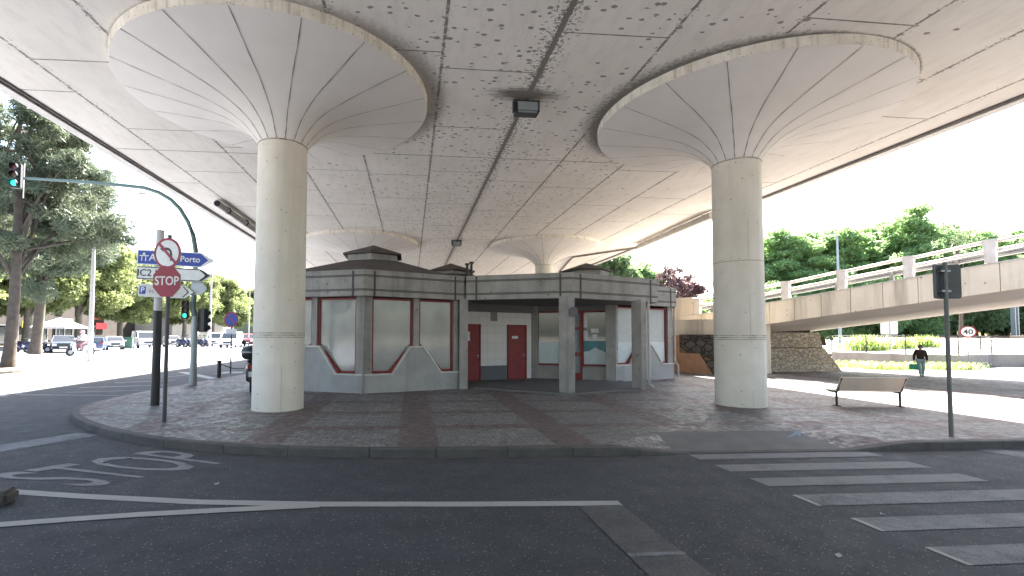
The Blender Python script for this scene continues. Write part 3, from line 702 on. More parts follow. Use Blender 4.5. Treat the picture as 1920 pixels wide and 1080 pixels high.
# wall with the two red doors
WD = Wall((2.0, 19.3), 22.5); LD = 3.68
mb = MB(); WD.box(mb, -.1, LD, ZP, FZ0+.1, -.25, 0); mb.build('tiled_wall', tile_m, ks)
mb = MB(); WD.box(mb, -.1, LD, 3.08, FZ0+.1, .002, .10); mb.build('lintel', simple('lintel', (.17, .17, .165), .8), ks)
u0 = WD.uz(901, 690)[0]; u1 = WD.uz(950, 690)[0]
mb = MB(); WD.box(mb, u0, u1, ZP, .80, .003, .03); mb.build('dado', simple('dado', (.13, .145, .155), .7), ks)
def door(W, ua, ub, zt_, lbl, papers, handle_side=1):
    mb = MB(); W.box(mb, ua, ub, ZP+.03, zt_, .003, .045); d_ = mb.build('door', red_paint, ks); d_['label'] = lbl
    mb = MB(); 
    for a_, b__ in ((ua, ua+.05), (ub-.05, ub)): W.box(mb, a_, b__, ZP+.0, zt_+.0, .046, .07)
    W.box(mb, ua, ub, zt_-.05, zt_, .0465, .0705); mb.build('door_frame', simple('dark_red', (.2, .015, .02), .5), d_)
    mb = MB(); hu = ub-.12 if handle_side > 0 else ua+.12; W.box(mb, hu-.012, hu+.012, 1.15, 1.3, .046, .06); W.box(mb, hu-.1*handle_side, hu+.01, 1.24, 1.26, .06, .08); mb.build('handle', galv, d_)
    for (pa, pb, za, zb_) in papers:
        mb = MB(); W.box(mb, pa, pb, za, zb_, .046, .05); mb.build('notice', sign_white, d_)
    return d_
ua1, ub1 = WD.uz(862, 650)[0], WD.uz(900, 650)[0]
zd = WD.uz(960, 609)[1]
pz0 = WD.uz(877, 0)[0]
d1 = door(WD, max(ua1, -.05), ub1, zd, 'red door beside the slim pilaster', [(pz0-.05, WD.uz(880, 640)[0], WD.uz(880, 639)[1], WD.uz(880, 622)[1])])
ua2, ub2 = WD.uz(951, 650)[0], WD.uz(986, 650)[0]
d2 = door(WD, ua2, ub2, zd, 'red door next to the window bay', [(WD.uz(959, 630)[0], WD.uz(970, 630)[0], WD.uz(965, 635)[1], WD.uz(965, 630)[1])])
mb = MB(); a = WD.uz(920, 602); b_ = WD.uz(932, 586); WD.box(mb, a[0], b_[0], a[1], b_[1], .003, .03)
vb = mb.build('vent_grille', simple('vent_plate', (.25, .25, .235), .7), ks)
# glazed wall
WG = Wall((5.4, 20.7), -22.5); LG = 3.44
mb = MB(); WG.box(mb, -.12, .28, ZP, FZ0+.1, -.3, .02); mb.build('pilaster', concrete_grey, ks)
sb = WG.uz(1020, 683)[1]; tp = 3.14
mb = MB(); WG.box(mb, .28, LG-.0, tp+.04, FZ0+.1, -.2, .0); mb.build('lintel', simple('lintel', (.17, .17, .165), .8), ks)
dA, dB = WG.uz(1071, 650)[0], WG.uz(1092, 650)[0]
mb = MB(); WG.box(mb, .28, dA-.45, ZP, sb-.05, -.2, .0); mb.build('plinth', concrete_grey, ks); mb = MB(); WG.box(mb, dB+.0, LG, ZP, sb-.05, -.2, .0); mb.build('plinth', concrete_grey, ks)
fa, fb = WG.uz(1002, 650)[0], WG.uz(1141, 650)[0]
window(WG, [(fa, sb), (dA-.5, sb), (dA-.5, tp), (fa, tp)], 'window with frosted lower half left of the glass door', film=[(fa+.04, sb+.04), (dA-.54, sb+.04), (dA-.54, WG.uz(1020, 641)[1]), (fa+.04, WG.uz(1020, 641)[1])], glass=dim_glass)
wf = window(WG, [(dB+.02, sb), (fb, sb), (fb, tp), (dB+.02, tp)], 'window with teal film and paper notices', glass=dim_glass)
zf = WG.uz(1115, 640)[1]; zm = WG.uz(1115, 663)[1]
mb = MB(); WG.box(mb, dB+.06, fb-.04, sb+.04, zm, -.139, -.134); mb.build('film', film_m, wf)
mb = MB(); n = 22; us_ = [dB+.06+(fb-.1-dB)*i/n for i in range(n+1)]; hh = [zm+.002+(.05+.16*math.exp(-((i-11)/5.0)**2)+.04*random.random()) for i in range(n+1)]
WG.slab(mb, [(us_[0], zm)]+[(us_[-1], zm)]+[(u, h) for u, h in zip(us_[::-1], hh[::-1])], -.139, -.1335); mb.build('film', film_m, wf)
mb = MB(); WG.slab(mb, [(u, h) for u, h in zip(us_, hh)]+[(us_[-1], zf+.02), (us_[0], zf+.02)], -.139, -.134); mb.build('teal_film', teal_m, wf)
for (px0, px1, py0, py1) in ((1108, 1122, 616, 624), (1111, 1120, 627, 639), (1093, 1101, 588, 614), (1093, 1102, 620, 640)):
    mb = MB(); a = WG.uz(px0, py1); b_ = WG.uz(px1, py0); WG.box(mb, a[0], b_[0], a[1], b_[1], -.139, -.135); mb.build('notice', sign_white, wf)
# glass door with red frame
mb = MB(); za, zb_ = WG.uz(1080, 618)[1], WG.uz(1080, 668)[1]; d0 = dA-.42
for (x0_, x1_, z0_, z1_) in ((d0, d0+.09, ZP+.05, tp+.04), (dB-.10, dB+.02, ZP+.05, tp+.04), (d0+.09, dB-.10, tp-.06, tp+.04), (d0+.09, dB-.10, za-.0, za+.1), (d0+.09, dB-.10, zb_-.0, zb_+.17), (d0+.09, dB-.10, ZP+.05, ZP+.33)):
    WG.box(mb, x0_, x1_, z0_, z1_, -.16, -.08)
gd = mb.build('glass_door', red_paint, ks)
mb = MB(); WG.box(mb, d0+.05, dB-.08, ZP+.2, tp, -.15, -.14); mb.build('pane', simple('door_glass', (.28, .32, .33), .08), gd)
mb = MB(); WG.box(mb, dB-.2, dB-.17, 1.25, 1.55, -.08, -.04); mb.build('handle', galv, gd)
# pilaster between the bays
mb = MB(); WG.box(mb, LG-.30, LG+.10, ZP, FZ0+.1, -.3, .16); mb.build('pilaster', concrete_grey, ks)
# right-hand pavilion wall
A3 = (8.62, 19.42); WR = Wall(A3, 22.5); LR = 3.75
uz = WR.uz
pR = [uz(*p) for p in [(1163, 684), (1180, 684), (1197, 647), (1220, 647), (1240, 682), (1267, 682)]]
z0_ = (pR[0][1]+pR[4][1]+pR[5][1])/3; z1_ = (pR[2][1]+pR[3][1])/2; u = [p[0] for p in pR]
bR = [(0, z0_), (u[1], z0_), (u[2], z1_), (u[3], z1_), (u[4], z0_), (LR, z0_)]
um0, um1, uE = uz(1200, 600)[0], uz(1213, 600)[0], uz(1251, 600)[0]
ztR = 3.33; zfR = uz(1240, 641)[1]
mb = MB(); WR.slab(mb, [(0, ZP-.05), (LR, ZP-.05)]+bR[::-1], -.22, .05); mb.build('plinth', plinth_blue, ks)
mb = MB(); WR.strip(mb, bR, .05, -.1, .085); mb.build('coping', coping_m, ks)
mb = MB(); WR.box(mb, 0, .25, ZP, FZ0+.1, -.3, 0); WR.box(mb, um0, um1, ZP, FZ0+.1, -.3, -.02); WR.box(mb, uE+.04, LR, ZP, FZ0+.1, -.3, 0); mb.build('pilaster', concrete_grey, ks)
pale = simple('pale_glass', (.42, .45, .45), .12)
window(WR, [(.27, z0_+.06), (u[1], z0_+.06), (um0-.03, z1_-.05), (um0-.03, ztR), (.27, ztR)], 'left window of the right-hand bay, half frosted', film=[(.3, z0_+.1), (u[1], z0_+.1), (um0-.06, z1_-.05), (um0-.06, zfR), (.3, zfR)], glass=pale)
window(WR, [(um1+.03, z1_-.05), (u[4], z0_+.06), (uE, z0_+.06), (uE, ztR), (um1+.03, ztR)], 'right window of the right-hand bay, half frosted', film=[(um1+.06, z1_-.02), (u[4]+.03, z0_+.1), (uE-.04, z0_+.1), (uE-.04, zfR), (um1+.06, zfR)], glass=pale)
mb = MB(); p = WR.pt(LR+.06, 0, .05); mb.tube([(p.x, p.y, 3.45), (p.x, p.y, .95), (p.x+.12, p.y-.05, .75), (p.x+.12, p.y-.05, .2)], .045, 10)
for z in (1.0, 2.0, 2.9): mb.tube([(p.x, p.y, z), (p.x, p.y, z+.04)], .06, 10)
mb.build('downpipe', pipe_grey, ks, True)
rw = octa(8.62, 24.1, 4.68); rf = octa(8.62, 24.1, 4.96)
for i in (1, 2, 3, 4, 5): 
    a, b_ = Vector(rw[i]), Vector(rw[i+1]); Wn = Wall(rw[i], math.degrees(math.atan2((b_-a).y, (b_-a).x)))
    mb = MB(); Wn.box(mb, 0, (b_-a).length, ZP-.05, 3.45, -.25, 0); mb.build('wall', concrete_grey, ks)
for i in range(0, 5): frieze(rf[i], rf[i+1], 3.45, 4.27)

# ------------------------------------------------------------------ stone, retaining walls and ramp
def rubble(name, c1, c2, mortar, scale=3.2):
    m, t, b = newmat(name, c1, .9, 0, .2); P = coords(t, True)
    mp = N(t, 'ShaderNodeMapping'); t.links.new(P, mp.inputs[0]); mp.inputs['Scale'].default_value = (1, 1, 1.35)
    pn = N(t, 'ShaderNodeVectorMath', operation='ADD'); nn = N(t, 'ShaderNodeTexNoise'); t.links.new(P, nn.inputs[0]); nn.inputs['Scale'].default_value = 2.5
    sc1 = N(t, 'ShaderNodeVectorMath', operation='SCALE'); t.links.new(nn.outputs['Color'], sc1.inputs[0]); sc1.inputs['Scale'].default_value = .25
    t.links.new(mp.outputs[0], pn.inputs[0]); t.links.new(sc1.outputs[0], pn.inputs[1])
    v = N(t, 'ShaderNodeTexVoronoi'); t.links.new(pn.outputs[0], v.inputs[0]); v.inputs['Scale'].default_value = scale
    e = N(t, 'ShaderNodeTexVoronoi', feature='DISTANCE_TO_EDGE'); t.links.new(pn.outputs[0], e.inputs[0]); e.inputs['Scale'].default_value = scale
    s = N(t, 'ShaderNodeSeparateColor'); t.links.new(v.outputs['Color'], s.inputs[0])
    c = mix(t, s.outputs[0], c1, c2); c = mix(t, M(t, 'MULTIPLY', noise(t, P, 14, 5, .7), .5), c, tuple(x*.55 for x in c2))
    c = mix(t, M(t, 'MULTIPLY', M(t, 'GREATER_THAN', s.outputs[1], .9), .35), c, (.42, .26, .09))
    g_ = ramp(t, e.outputs['Distance'], [(.02, 0), (.09, 1)])
    t.links.new(mix(t, g_, mortar, c), b.inputs['Base Color'])
    h = M(t, 'ADD', g_, M(t, 'MULTIPLY', noise(t, P, 9, 5), .4)); bump(t, b, h, .9, .06)
    return m
rub = rubble('rubble_stone', (.62, .55, .45), (.48, .41, .32), (.30, .25, .20), 3.7); rub_dark = rubble('dark_rubble', (.17, .15, .13), (.09, .08, .075), (.05, .045, .04), 2.4)
ramp_o = Vector((18.98, 22.35, 0)); rd = Vector((.4472, -.8944, 0)); rn = Vector((.8944, .4472, 0))    # rd: uphill towards the camera; rn: to the far (right) side
def rz(s):     # deck top height along the ramp
    return 3.96+.135*s if s > -4 else 3.42+.06*(s+4)
rp = empty('approach_ramp', (ramp_o.x, ramp_o.y, 0), 0, 'cream concrete road ramp with railings rising to the right of the plaza', 'ramp')
def rv(s, n, z): return rd*s+rn*n+Vector((0, 0, z))
cream = varied('cream_concrete', (.78, .70, .58), (.68, .60, .48), .8, .8, bs=.2, bscale=25, streak=((.18, .15, .11), .65, 1.6), spots=((.12, .10, .08), 4, .13, .3))
S0, S1, WDT = -7.6, 26, 8.5
def ssteps(a, b, st=1.14): 
    n = max(1, round((b-a)/st)); return [a+(b-a)*i/n for i in range(n+1)]
def loft(mb, ss, prof):   # prof(s) -> list of (n,z)
    vs = []; k = len(prof(0))
    for s in ss: vs += [rv(s, *p) for p in prof(s)]
    fs = [(i*k+j, i*k+(j+1) % k, (i+1)*k+(j+1) % k, (i+1)*k+j) for i in range(len(ss)-1) for j in range(k)]
    fs += [list(range(k)), [(len(ss)-1)*k+j for j in range(k)][::-1]]; mb.add(vs, fs)
mb = MB(); a = S0
while a < S1-.1:
    b_ = a+1.14; loft(mb, [a+.012, b_-.012], lambda s: [(0, rz(s)), (0, rz(s)-1.08), (.25, rz(s)-1.08), (.25, rz(s))]); a = b_
mb.build('ramp_fascia', cream, rp)
mb = MB(); loft(mb, ssteps(S0, S1, 2), lambda s: [(.06, rz(s)-.04), (.06, rz(s)-1.06), (.35, rz(s)-1.06), (1.9, rz(s)-1.32), (WDT-1.9, rz(s)-1.32), (WDT-.35, rz(s)-1.06), (WDT, rz(s)-1.06), (WDT, rz(s)-.04)])
mb.build('ramp_deck', varied('ramp_soffit', (.68, .64, .58), (.58, .54, .48), .8, .6, world=True), rp)
mb = MB(); loft(mb, ssteps(S0, S1, 1.14), lambda s: [(-.03, rz(s)), (-.03, rz(s)+.05), (.3, rz(s)+.05), (.3, rz(s))]); mb.build('ramp_kerb', coping_m, rp)
white_conc = varied('railing_paint', (.78, .73, .68), (.62, .56, .50), .8, 2.5, streak=((.3, .24, .18), .5, 6))
s = -2.33*2.0; k = 0
posts = []
while s < 22:
    posts.append(s); z = rz(s)
    mb = MB()
    def P8(z0, z1, w0, w1):
        mb.add([rv(s-w0, -.05, z0), rv(s+w0, -.05, z0), rv(s+w0, .22, z0), rv(s-w0, .22, z0), rv(s-w1, -.05, z1), rv(s+w1, -.05, z1), rv(s+w1, .22, z1), rv(s-w1, .22, z1)],
               [(3, 2, 1, 0), (4, 5, 6, 7), (0, 1, 5, 4), (1, 2, 6, 5), (2, 3, 7, 6), (3, 0, 4, 7)])
    P8(z+.05, z+.86, .15, .17); P8(z+.861, z+.97, .20, .20)
    mb.build('railing_post', white_conc, rp); s += 2.33
mb = MB()
for zz in (.52, .88):
    for a_, b__ in zip(posts[:-1], posts[1:]): mb.tube([rv(a_+.16, .08, rz(a_)+zz), rv(b__-.16, .08, rz(b__)+zz)], .07, 8)
mb.build('handrail', white_conc, rp, True)
mb = MB()     # steel crash barrier: W profile as three rounded ridges
for dz in (.36, .48, .60): mb.tube([rv(s_, .55, rz(s_)+dz) for s_ in ssteps(-5, 22, 2.3)], .065, 8)
loft(mb, ssteps(-5, 22, 2.3), lambda s: [(.56, rz(s)+.33), (.56, rz(s)+.63), (.59, rz(s)+.63), (.59, rz(s)+.33)])
s = -4
while s < 21:
    p = rv(s, .5, 0); 
    mb.add([rv(s-.06, .42, rz(s)), rv(s+.06, .42, rz(s)), rv(s+.06, .55, rz(s)), rv(s-.06, .55, rz(s)), rv(s-.06, .42, rz(s)+.72), rv(s+.06, .42, rz(s)+.72), rv(s+.06, .55, rz(s)+.72), rv(s-.06, .55, rz(s)+.72)],
           [(3, 2, 1, 0), (4, 5, 6, 7), (0, 1, 5, 4), (1, 2, 6, 5), (2, 3, 7, 6), (3, 0, 4, 7)]); s += 2.0
mb.build('crash_barrier', simple('barrier_steel', (.16, .165, .17), .5, .4), rp, True)
mb = MB()   # cream end wall where the ramp meets the ground
loft(mb, [-8.2, -4.9], lambda s: [(-.02, 4.45), (-.02, 2.15), (.4, 2.15), (.4, 4.45)]); mb.build('end_wall', cream, rp)
mb = MB()   # upper retaining wall under the low end
loft(mb, [-12, -1.0], lambda s: [(-.012, min(rz(s)-1.05, 3)), (-.012, 0), (.6, 0), (.6, min(rz(s)-1.05, 3))]); mb.build('retaining_wall', cream, rp)
# stone abutment (battered, two tiers)
ab = empty('stone_abutment', (19.5, 23.5, 0), 0, 'rubble stone abutment with a battered foot carrying the ramp', 'abutment')
def frust(mb, b, t_, z0, z1):
    mb.add([(*p, z0) for p in b]+[(*p, z1) for p in t_], [(3, 2, 1, 0), (4, 5, 6, 7), (0, 1, 5, 4), (1, 2, 6, 5), (2, 3, 7, 6), (3, 0, 4, 7)])
b0 = at(1345, 703, 0); b1 = at(1583, 701, 0); t0 = atd(1345, 655, 23.8); t1 = atd(1561, 655, 25)
o_ = Vector((19.5, 23.5, 0))
bb = [(b0-o_).to_2d(), (b1-o_).to_2d(), (b1-o_).to_2d()+Vector((-2, 9)), (b0-o_).to_2d()+Vector((-2, 9))]
tt = [bb[0]+Vector((.15, .35)), bb[1]+Vector((-.85, .35)), bb[2]+Vector((-.6, 0)), bb[3]+Vector((.15, 0))]
mb = MB(); frust(mb, bb, tt, 0, 1.45); mb.build('lower_tier', rub, ab)
t3 = [tt[0]+Vector((.0, .05)), tt[1]+Vector((-.05, .05)), tt[2], tt[3]]; t4 = [t3[0]+Vector((0, .08)), t3[1]+Vector((-.12, .08)), t3[2], t3[3]]
mb = MB(); frust(mb, t3, t4, 1.45, 2.36); mb.build('upper_tier', rub, ab)
mb = MB(); frust(mb, [p+Vector((0, -.05)) if i < 2 else p for i, p in enumerate(t3)], [p+Vector((0, -.05)) if i < 2 else p for i, p in enumerate(t3)], 1.44, 1.50); mb.build('ledge', varied('ledge_stone', (.2, .17, .13), (.12, .1, .08), .9, 4), ab)
mb = MB(); frust(mb, [t4[0]+Vector((.2, .3)), t4[1]+Vector((-.3, .3)), t4[2], t4[3]], [t4[0]+Vector((.2, .3)), t4[1]+Vector((-.3, .3)), t4[2], t4[3]], 2.36, 2.9); mb.build('bearing_gap', simple('bearing_shadow', (.06, .055, .05), .9), ab)  # dark block painted as the shade in the gap under the ramp
# ochre wing wall with rubble much darker than the abutment stone
ow_ = empty('wing_wall', tuple(at(1268, 703, 0)), 0, 'ochre plastered wing wall with dark rubble above, beside the kiosk', 'wall')
og = Vector(ow_.location); e1 = at(1340, 708, 0)-og
e1.z = 0; en = Vector((-e1.y, e1.x, 0)).normalized()*.5; ed = e1.normalized()
def wq(mb, pts, o0, o1):
    n = len(pts); nn_ = en.normalized()
    vs = [ed*u+nn_*o0+Vector((0, 0, z)) for u, z in pts]+[ed*u+nn_*o1+Vector((0, 0, z)) for u, z in pts]
    mb.add(vs, [list(range(n)), [n+i for i in range(n)][::-1]]+[(i, n+i, n+(i+1) % n, (i+1) % n) for i in range(n)])
ochre = varied('ochre_plaster', (.52, .30, .17), (.40, .21, .12), .85, 1.6, world=True, streak=((.13, .07, .045), .55, 2), bs=.2, bscale=30)
Lw = e1.length
mb = MB(); wq(mb, [(-.6, 0), (Lw*.98, 0), (Lw*.62, 1.2), (Lw*.08, 1.2), (Lw*.08, 2.15), (-.6, 2.15)], 0, .3); mb.build('plaster', ochre, ow_)
mb = MB(); wq(mb, [(Lw*.08, 1.2), (Lw*1.6, 1.2), (Lw*1.6, 2.2), (Lw*.08, 2.2)], .06, .5); mb.build('rubble', rub_dark, ow_)
mb = MB(); wq(mb, [(Lw*.2, 0), (Lw*1.6, 0), (Lw*1.6, 1.2), (Lw*.2, 1.2)], .32, .6); wq(mb, [(Lw*.985, 0), (Lw*1.6, 0), (Lw*1.6, 1.19), (Lw*.63, 1.19)], .05, .31); mb.build('dark_foot', rub_dark, ow_)
mb = MB(); wq(mb, [(-.6, 2.16), (Lw*1.6, 2.2), (Lw*1.6, 3.0), (-.6, 3.0)], .35, .7); mb.build('upper_wall', cream, ow_)

# ------------------------------------------------------------------ right side setting
tr_soil = varied('ballast', (.42, .38, .34), (.30, .27, .24), .95, 9, world=True, bs=.6, bscale=14)
wl = [at(1560, 684, 0), at(1700, 692, 0), at(1800, 695, 0), at(1842, 693, 0), at(1862, 691, 0), at(2000, 694, 0), at(2300, 715, 0)]
lw = MB(); wc = varied('low_wall_concrete', (.34, .31, .27), (.23, .21, .19), .85, .7, world=True, streak=((.15, .13, .11), .6, 1.4))
pth = [Vector((p.x, p.y)) for p in wl]; back = [p+Vector((.35, .35)) for p in pth]
WZ = 1.0
for i in range(len(pth)-1): lw.prism([pth[i], pth[i+1], back[i+1], back[i]], 0, WZ)
ob = lw.build('boundary_wall', wc); tag(ob, 'long low concrete boundary wall at the foot of the railway bank', 'wall')
# bank behind the wall
mb = MB(); far = [p+Vector((9, 9)) for p in back]
bv = [(p.x, p.y, WZ-.1) for p in back]+[(p.x+4, p.y+4, 1.2) for p in back]+[(p.x+9, p.y+9, 2.1) for p in back]+[(p.x+40, p.y+30, 2.1) for p in back]
n = len(back); mb.add(bv, [(j*n+i, j*n+i+1, (j+1)*n+i+1, (j+1)*n+i) for j in range(3) for i in range(n-1)])
tag(mb.build('railway_bank', tr_soil), kind='structure')
# rail on the bank
def rail_line(off_, z):
    return [(p.x+off_, p.y+off_, z) for p in back]
mb = MB(); 
for d_ in (9.5, 10.6): mb.tube(rail_line(d_, 2.24), .1, 6)
o = mb.build('railway_track', varied('rust_rail', (.10, .065, .05), (.06, .045, .04), .7, 3)); tag(o, 'rusty railway rails along the top of the pale ballast bank', 'railway track')
# fence along the wall
fn = empty('wire_fence', (pth[1].x, pth[1].y, WZ), 0, 'dark post and wire fence on top of the low boundary wall', 'fence')
fo = Vector((pth[1].x, pth[1].y, WZ)); rails = MB(); wires = MB()
tot = 0; pts_f = []
for i in range(len(pth)-1):
    a, b_ = pth[i], pth[i+1]; L_ = (b_-a).length; n_ = max(1, round(L_/2.6))
    for j in range(n_): pts_f.append(a.lerp(b_, j/n_)+Vector((.17, .17)))
for j, p in enumerate(pts_f):
    q = Vector((p.x, p.y, WZ))-fo
    mb = MB(); mb.tube([q, q+Vector((0, 0, 1.25))], .035, 6); mb.build('fence_post', dark_metal, fn)
    if j+1 < len(pts_f):
        q2 = Vector((pts_f[j+1].x, pts_f[j+1].y, WZ))-fo
        for z, r in ((1.22, .022), (.8, .012), (.42, .018), (.15, .012)): wires.tube([q+Vector((0, 0, z)), q2+Vector((0, 0, z))], r, 5)
    if j in (7, 9): 
        d_ = Vector((pts_f[j+1]-p).to_3d())
        for sg in (-1, 1): wires.tube([q+Vector((0, 0, .9)), q+d_*.45*sg+Vector((0, 0, .0))], .02, 5)
wires.build('fence_wire', dark_metal, fn)

# ------------------------------------------------------------------ vegetation
def leaf_mat(name, c1, c2, tr=.35):
    m = bpy.data.materials.new(name); m.use_nodes = True; t = m.node_tree; t.nodes.clear()
    out_ = N(t, 'ShaderNodeOutputMaterial'); d = N(t, 'ShaderNodeBsdfPrincipled'); d.inputs['Roughness'].default_value = .55; d.inputs['Specular IOR Level'].default_value = .3
    tl = N(t, 'ShaderNodeBsdfTranslucent'); mx = N(t, 'ShaderNodeMixShader'); mx.inputs[0].default_value = tr
    P = coords(t); n1 = noise(t, P, .9, 4, .6); n2 = noise(t, P, 12, 2, .6)
    c = mix(t, ramp(t, n1, [(.35, 0), (.65, 1)]), c1, c2); c = mix(t, M(t, 'MULTIPLY', n2, .6), c, tuple(min(1, x*1.5) for x in c2))
    t.links.new(c, d.inputs['Base Color']); t.links.new(mix(t, .5, c, tuple(min(1, x*2.0) for x in c2)), tl.inputs[0])
    t.links.new(d.outputs[0], mx.inputs[1]); t.links.new(tl.outputs[0], mx.inputs[2]); t.links.new(mx.outputs[0], out_.inputs[0])
    return m
leaf_plane = leaf_mat('plane_leaves', (.07, .10, .035), (.14, .165, .065), .45); leaf_pine = leaf_mat('pine_needles', (.034, .055, .040), (.085, .105, .066), .28)
leaf_poplar = leaf_mat('poplar_leaves', (.09, .17, .065), (.2, .3, .13), .55); leaf_dark = leaf_mat('dark_leaves', (.05, .09, .04), (.11, .16, .075), .45)
leaf_purple = leaf_mat('purple_leaves', (.05, .028, .034), (.085, .05, .055), .25); leaf_bright = leaf_mat('bright_leaves', (.13, .2, .04), (.24, .32, .09), .4)
bark = varied('bark', (.10, .08, .062), (.055, .045, .038), .95, 3, bs=.9, bscale=12)
pale_bark = varied('pale_bark', (.17, .15, .12), (.09, .08, .065), .95, 3, bs=.6, bscale=12)
def leaves(centers, radii, n, size, elong=1.0, up_bias=0.0, r=None):
    r = r or rng; k = len(centers); C0 = np.array(centers); Rr = np.array(radii)
    w_ = Rr.prod(1)**(2/3); w_ = w_/w_.sum(); idx = r.choice(k, n, p=w_)
    d = r.normal(size=(n, 3)); d /= np.linalg.norm(d, axis=1)[:, None]; rad = r.random(n)**.45
    p = C0[idx]+d*rad[:, None]*Rr[idx]
    a = r.normal(size=(n, 3)); a[:, 2] += up_bias; a /= np.linalg.norm(a, axis=1)[:, None]
    b = np.cross(a, r.normal(size=(n, 3))); b /= np.linalg.norm(b, axis=1)[:, None]
    s = size*(.6+.8*r.random(n))[:, None]; a = a*s*elong; b = b*s/ max(elong, 1)**.5*.6
    V = np.stack([p-a, p+b*.9, p+a, p-b*.9], 1).reshape(-1, 3)
    return V, np.arange(4*n).reshape(-1, 4)
def clumps(cx, cy, cz, rx, ry, rz_, n, cr, r, shell=.55):
    out_c = []; out_r = []
    for _ in range(n):
        d = r.normal(size=3); d /= np.linalg.norm(d); q = shell+(1-shell)*r.random(); 
        out_c.append((cx+d[0]*rx*q, cy+d[1]*ry*q, cz+d[2]*rz_*q)); s = cr*(.6+.8*r.random()); out_r.append((s*1.15, s*1.15, s*.75))
    return out_c, out_r
def trunk_mesh(h, r0, crown, r, parent, mat, nb=7, lean=(0, 0), start=.35, forks=1):
    mb = MB(); top = Vector((lean[0], lean[1], h))
    pts = [Vector((lean[0]*t+.15*math.sin(t*5), lean[1]*t+.1*math.cos(t*4)-.1, h*t)) for t in (0, .06, .2, .4, .6, .8, 1)]
    mb.tube(pts, [r0*1.5, r0*1.1, r0, r0*.85, r0*.6, r0*.35, r0*.1], 10)
    for i in range(nb):
        t = start+(.95-start)*r.random()**1.3; a = pts[0].lerp(top, t); e = Vector(crown[int(r.integers(len(crown)))])
        m_ = a.lerp(e, .5)+Vector((0, 0, abs(e.z-a.z)*.1+.1)); rr = r0*(1-t*.6)*.5
        mb.tube([a, m_, e], [rr, rr*.6, rr*.15], 7)
    return mb.build('trunk', mat, parent, True)
def tree(name, label, cat, loc, h, cw, ch_, lm, group=None, nl=9000, ls=.16, trunk_r=.3, nclump=46, cr=1.3, seed=1, elong=1.4, bk=bark, lean=(0, 0), nb=8, shell=.45, zc=None, start=.35, extra=None):
    r = np.random.default_rng(seed); T = empty(name, loc, 0, label, cat, group)
    zc = zc if zc is not None else h-ch_
    cs, rs = clumps(lean[0], lean[1], zc, cw, cw, ch_, nclump, cr, r, shell)
    if extra: 
        for e in extra:
            c2, r2 = clumps(*e[:6], e[6], e[7], r, shell); cs += c2; rs += r2
    V, Fq = leaves(cs, rs, nl, ls, elong, 0, r); mesh_np('crown', V, Fq, lm, T)
    trunk_mesh(h*.85, trunk_r, cs, r, T, bk, nb, lean, start)
    return T
def place_tree(src, loc, rz_, s, label, group):
    c = copy_tree(src); c.location = loc; c.rotation_euler.z = rz_; c.scale = (s[0], s[0], s[1]); c['label'] = label; c['group'] = group; return c
# the big pine on the island
p = at(15, 690, .1)
tree('pine_tree', 'tall dark pine with a bare leaning trunk on the traffic island', 'tree', (p.x, p.y, .1), 23.0, 5.2, 8.6, leaf_pine, None, 46000, .10, .26, 90, .78, 11, 2.8, bark, (-1.2, 2), 22, .3, 13.6, .25,
     extra=[(1.0, 4.0, 9.0, 2.8, 3.0, 1.3, 26, .8), (2.2, 1.0, 12.4, 2.0, 2, 1.0, 12, .6)])
p = at(-70, 668, .1)
tree('pine_tree', 'second pine half cut off by the left edge of the picture', 'tree', (p.x+2, p.y+5, .1), 22.0, 4.8, 8, leaf_pine, None, 40000, .13, .4, 80, 1.3, 12, 2.4, bark, (1, 0), 12, .35, 13.5)
# row of plane trees along the street
G = 'plane trees lining the far side of the street'
pt = [tree('plane_tree', 'x', 'tree', (-50.5, 56, .15), 17.5, 7.0, 6.8, leaf_plane, G, 36000, .25, .42, 110, 1.5, 21, 1.3, pale_bark, (0, 0), 12, .4, 11.3, .22),
      tree('plane_tree', 'y', 'tree', (-50, 68, .15), 17.0, 6.8, 6.6, leaf_plane, G, 36000, .25, .45, 100, 1.5, 22, 1.3, pale_bark, (0, 0), 12, .4, 10.2, .22)]
lab = ['plane tree behind the white parasol, second trunk from the left', 'plane tree nearest the red shop sign', 'plane tree behind the white saloon car', 'plane tree behind the green bin and the white van', 'plane tree seen just left of the stop sign pole',
       'plane tree seen between the sign poles', 'plane tree just right of the traffic light mast', 'plane tree above the round no parking sign', 'smaller plane tree farther down the street', 'last plane tree by the left front column', 'plane tree at the far left behind the big pine']
pos = [(-50.5, 56, 1), (-50, 66, 1), (-50.2, 76, 1.02), (-50.5, 87, 1.0), (-50, 98, 1.0), (-50.5, 110, .98), (-50, 124, .98), (-50, 140, .95), (-49, 160, .92), (-48, 185, .9), (-51, 44, 1)]
for i, (x, y, s_) in enumerate(pos):
    if i < 2: T = pt[i]; T.location = (x, y, .15)
    else: T = copy_tree(pt[i % 2])
    T.location = (x, y, .15); T.rotation_euler.z = i*1.3; T.scale = (s_, s_, s_*(.93+.06*((i*7) % 3))); T['label'] = lab[i]
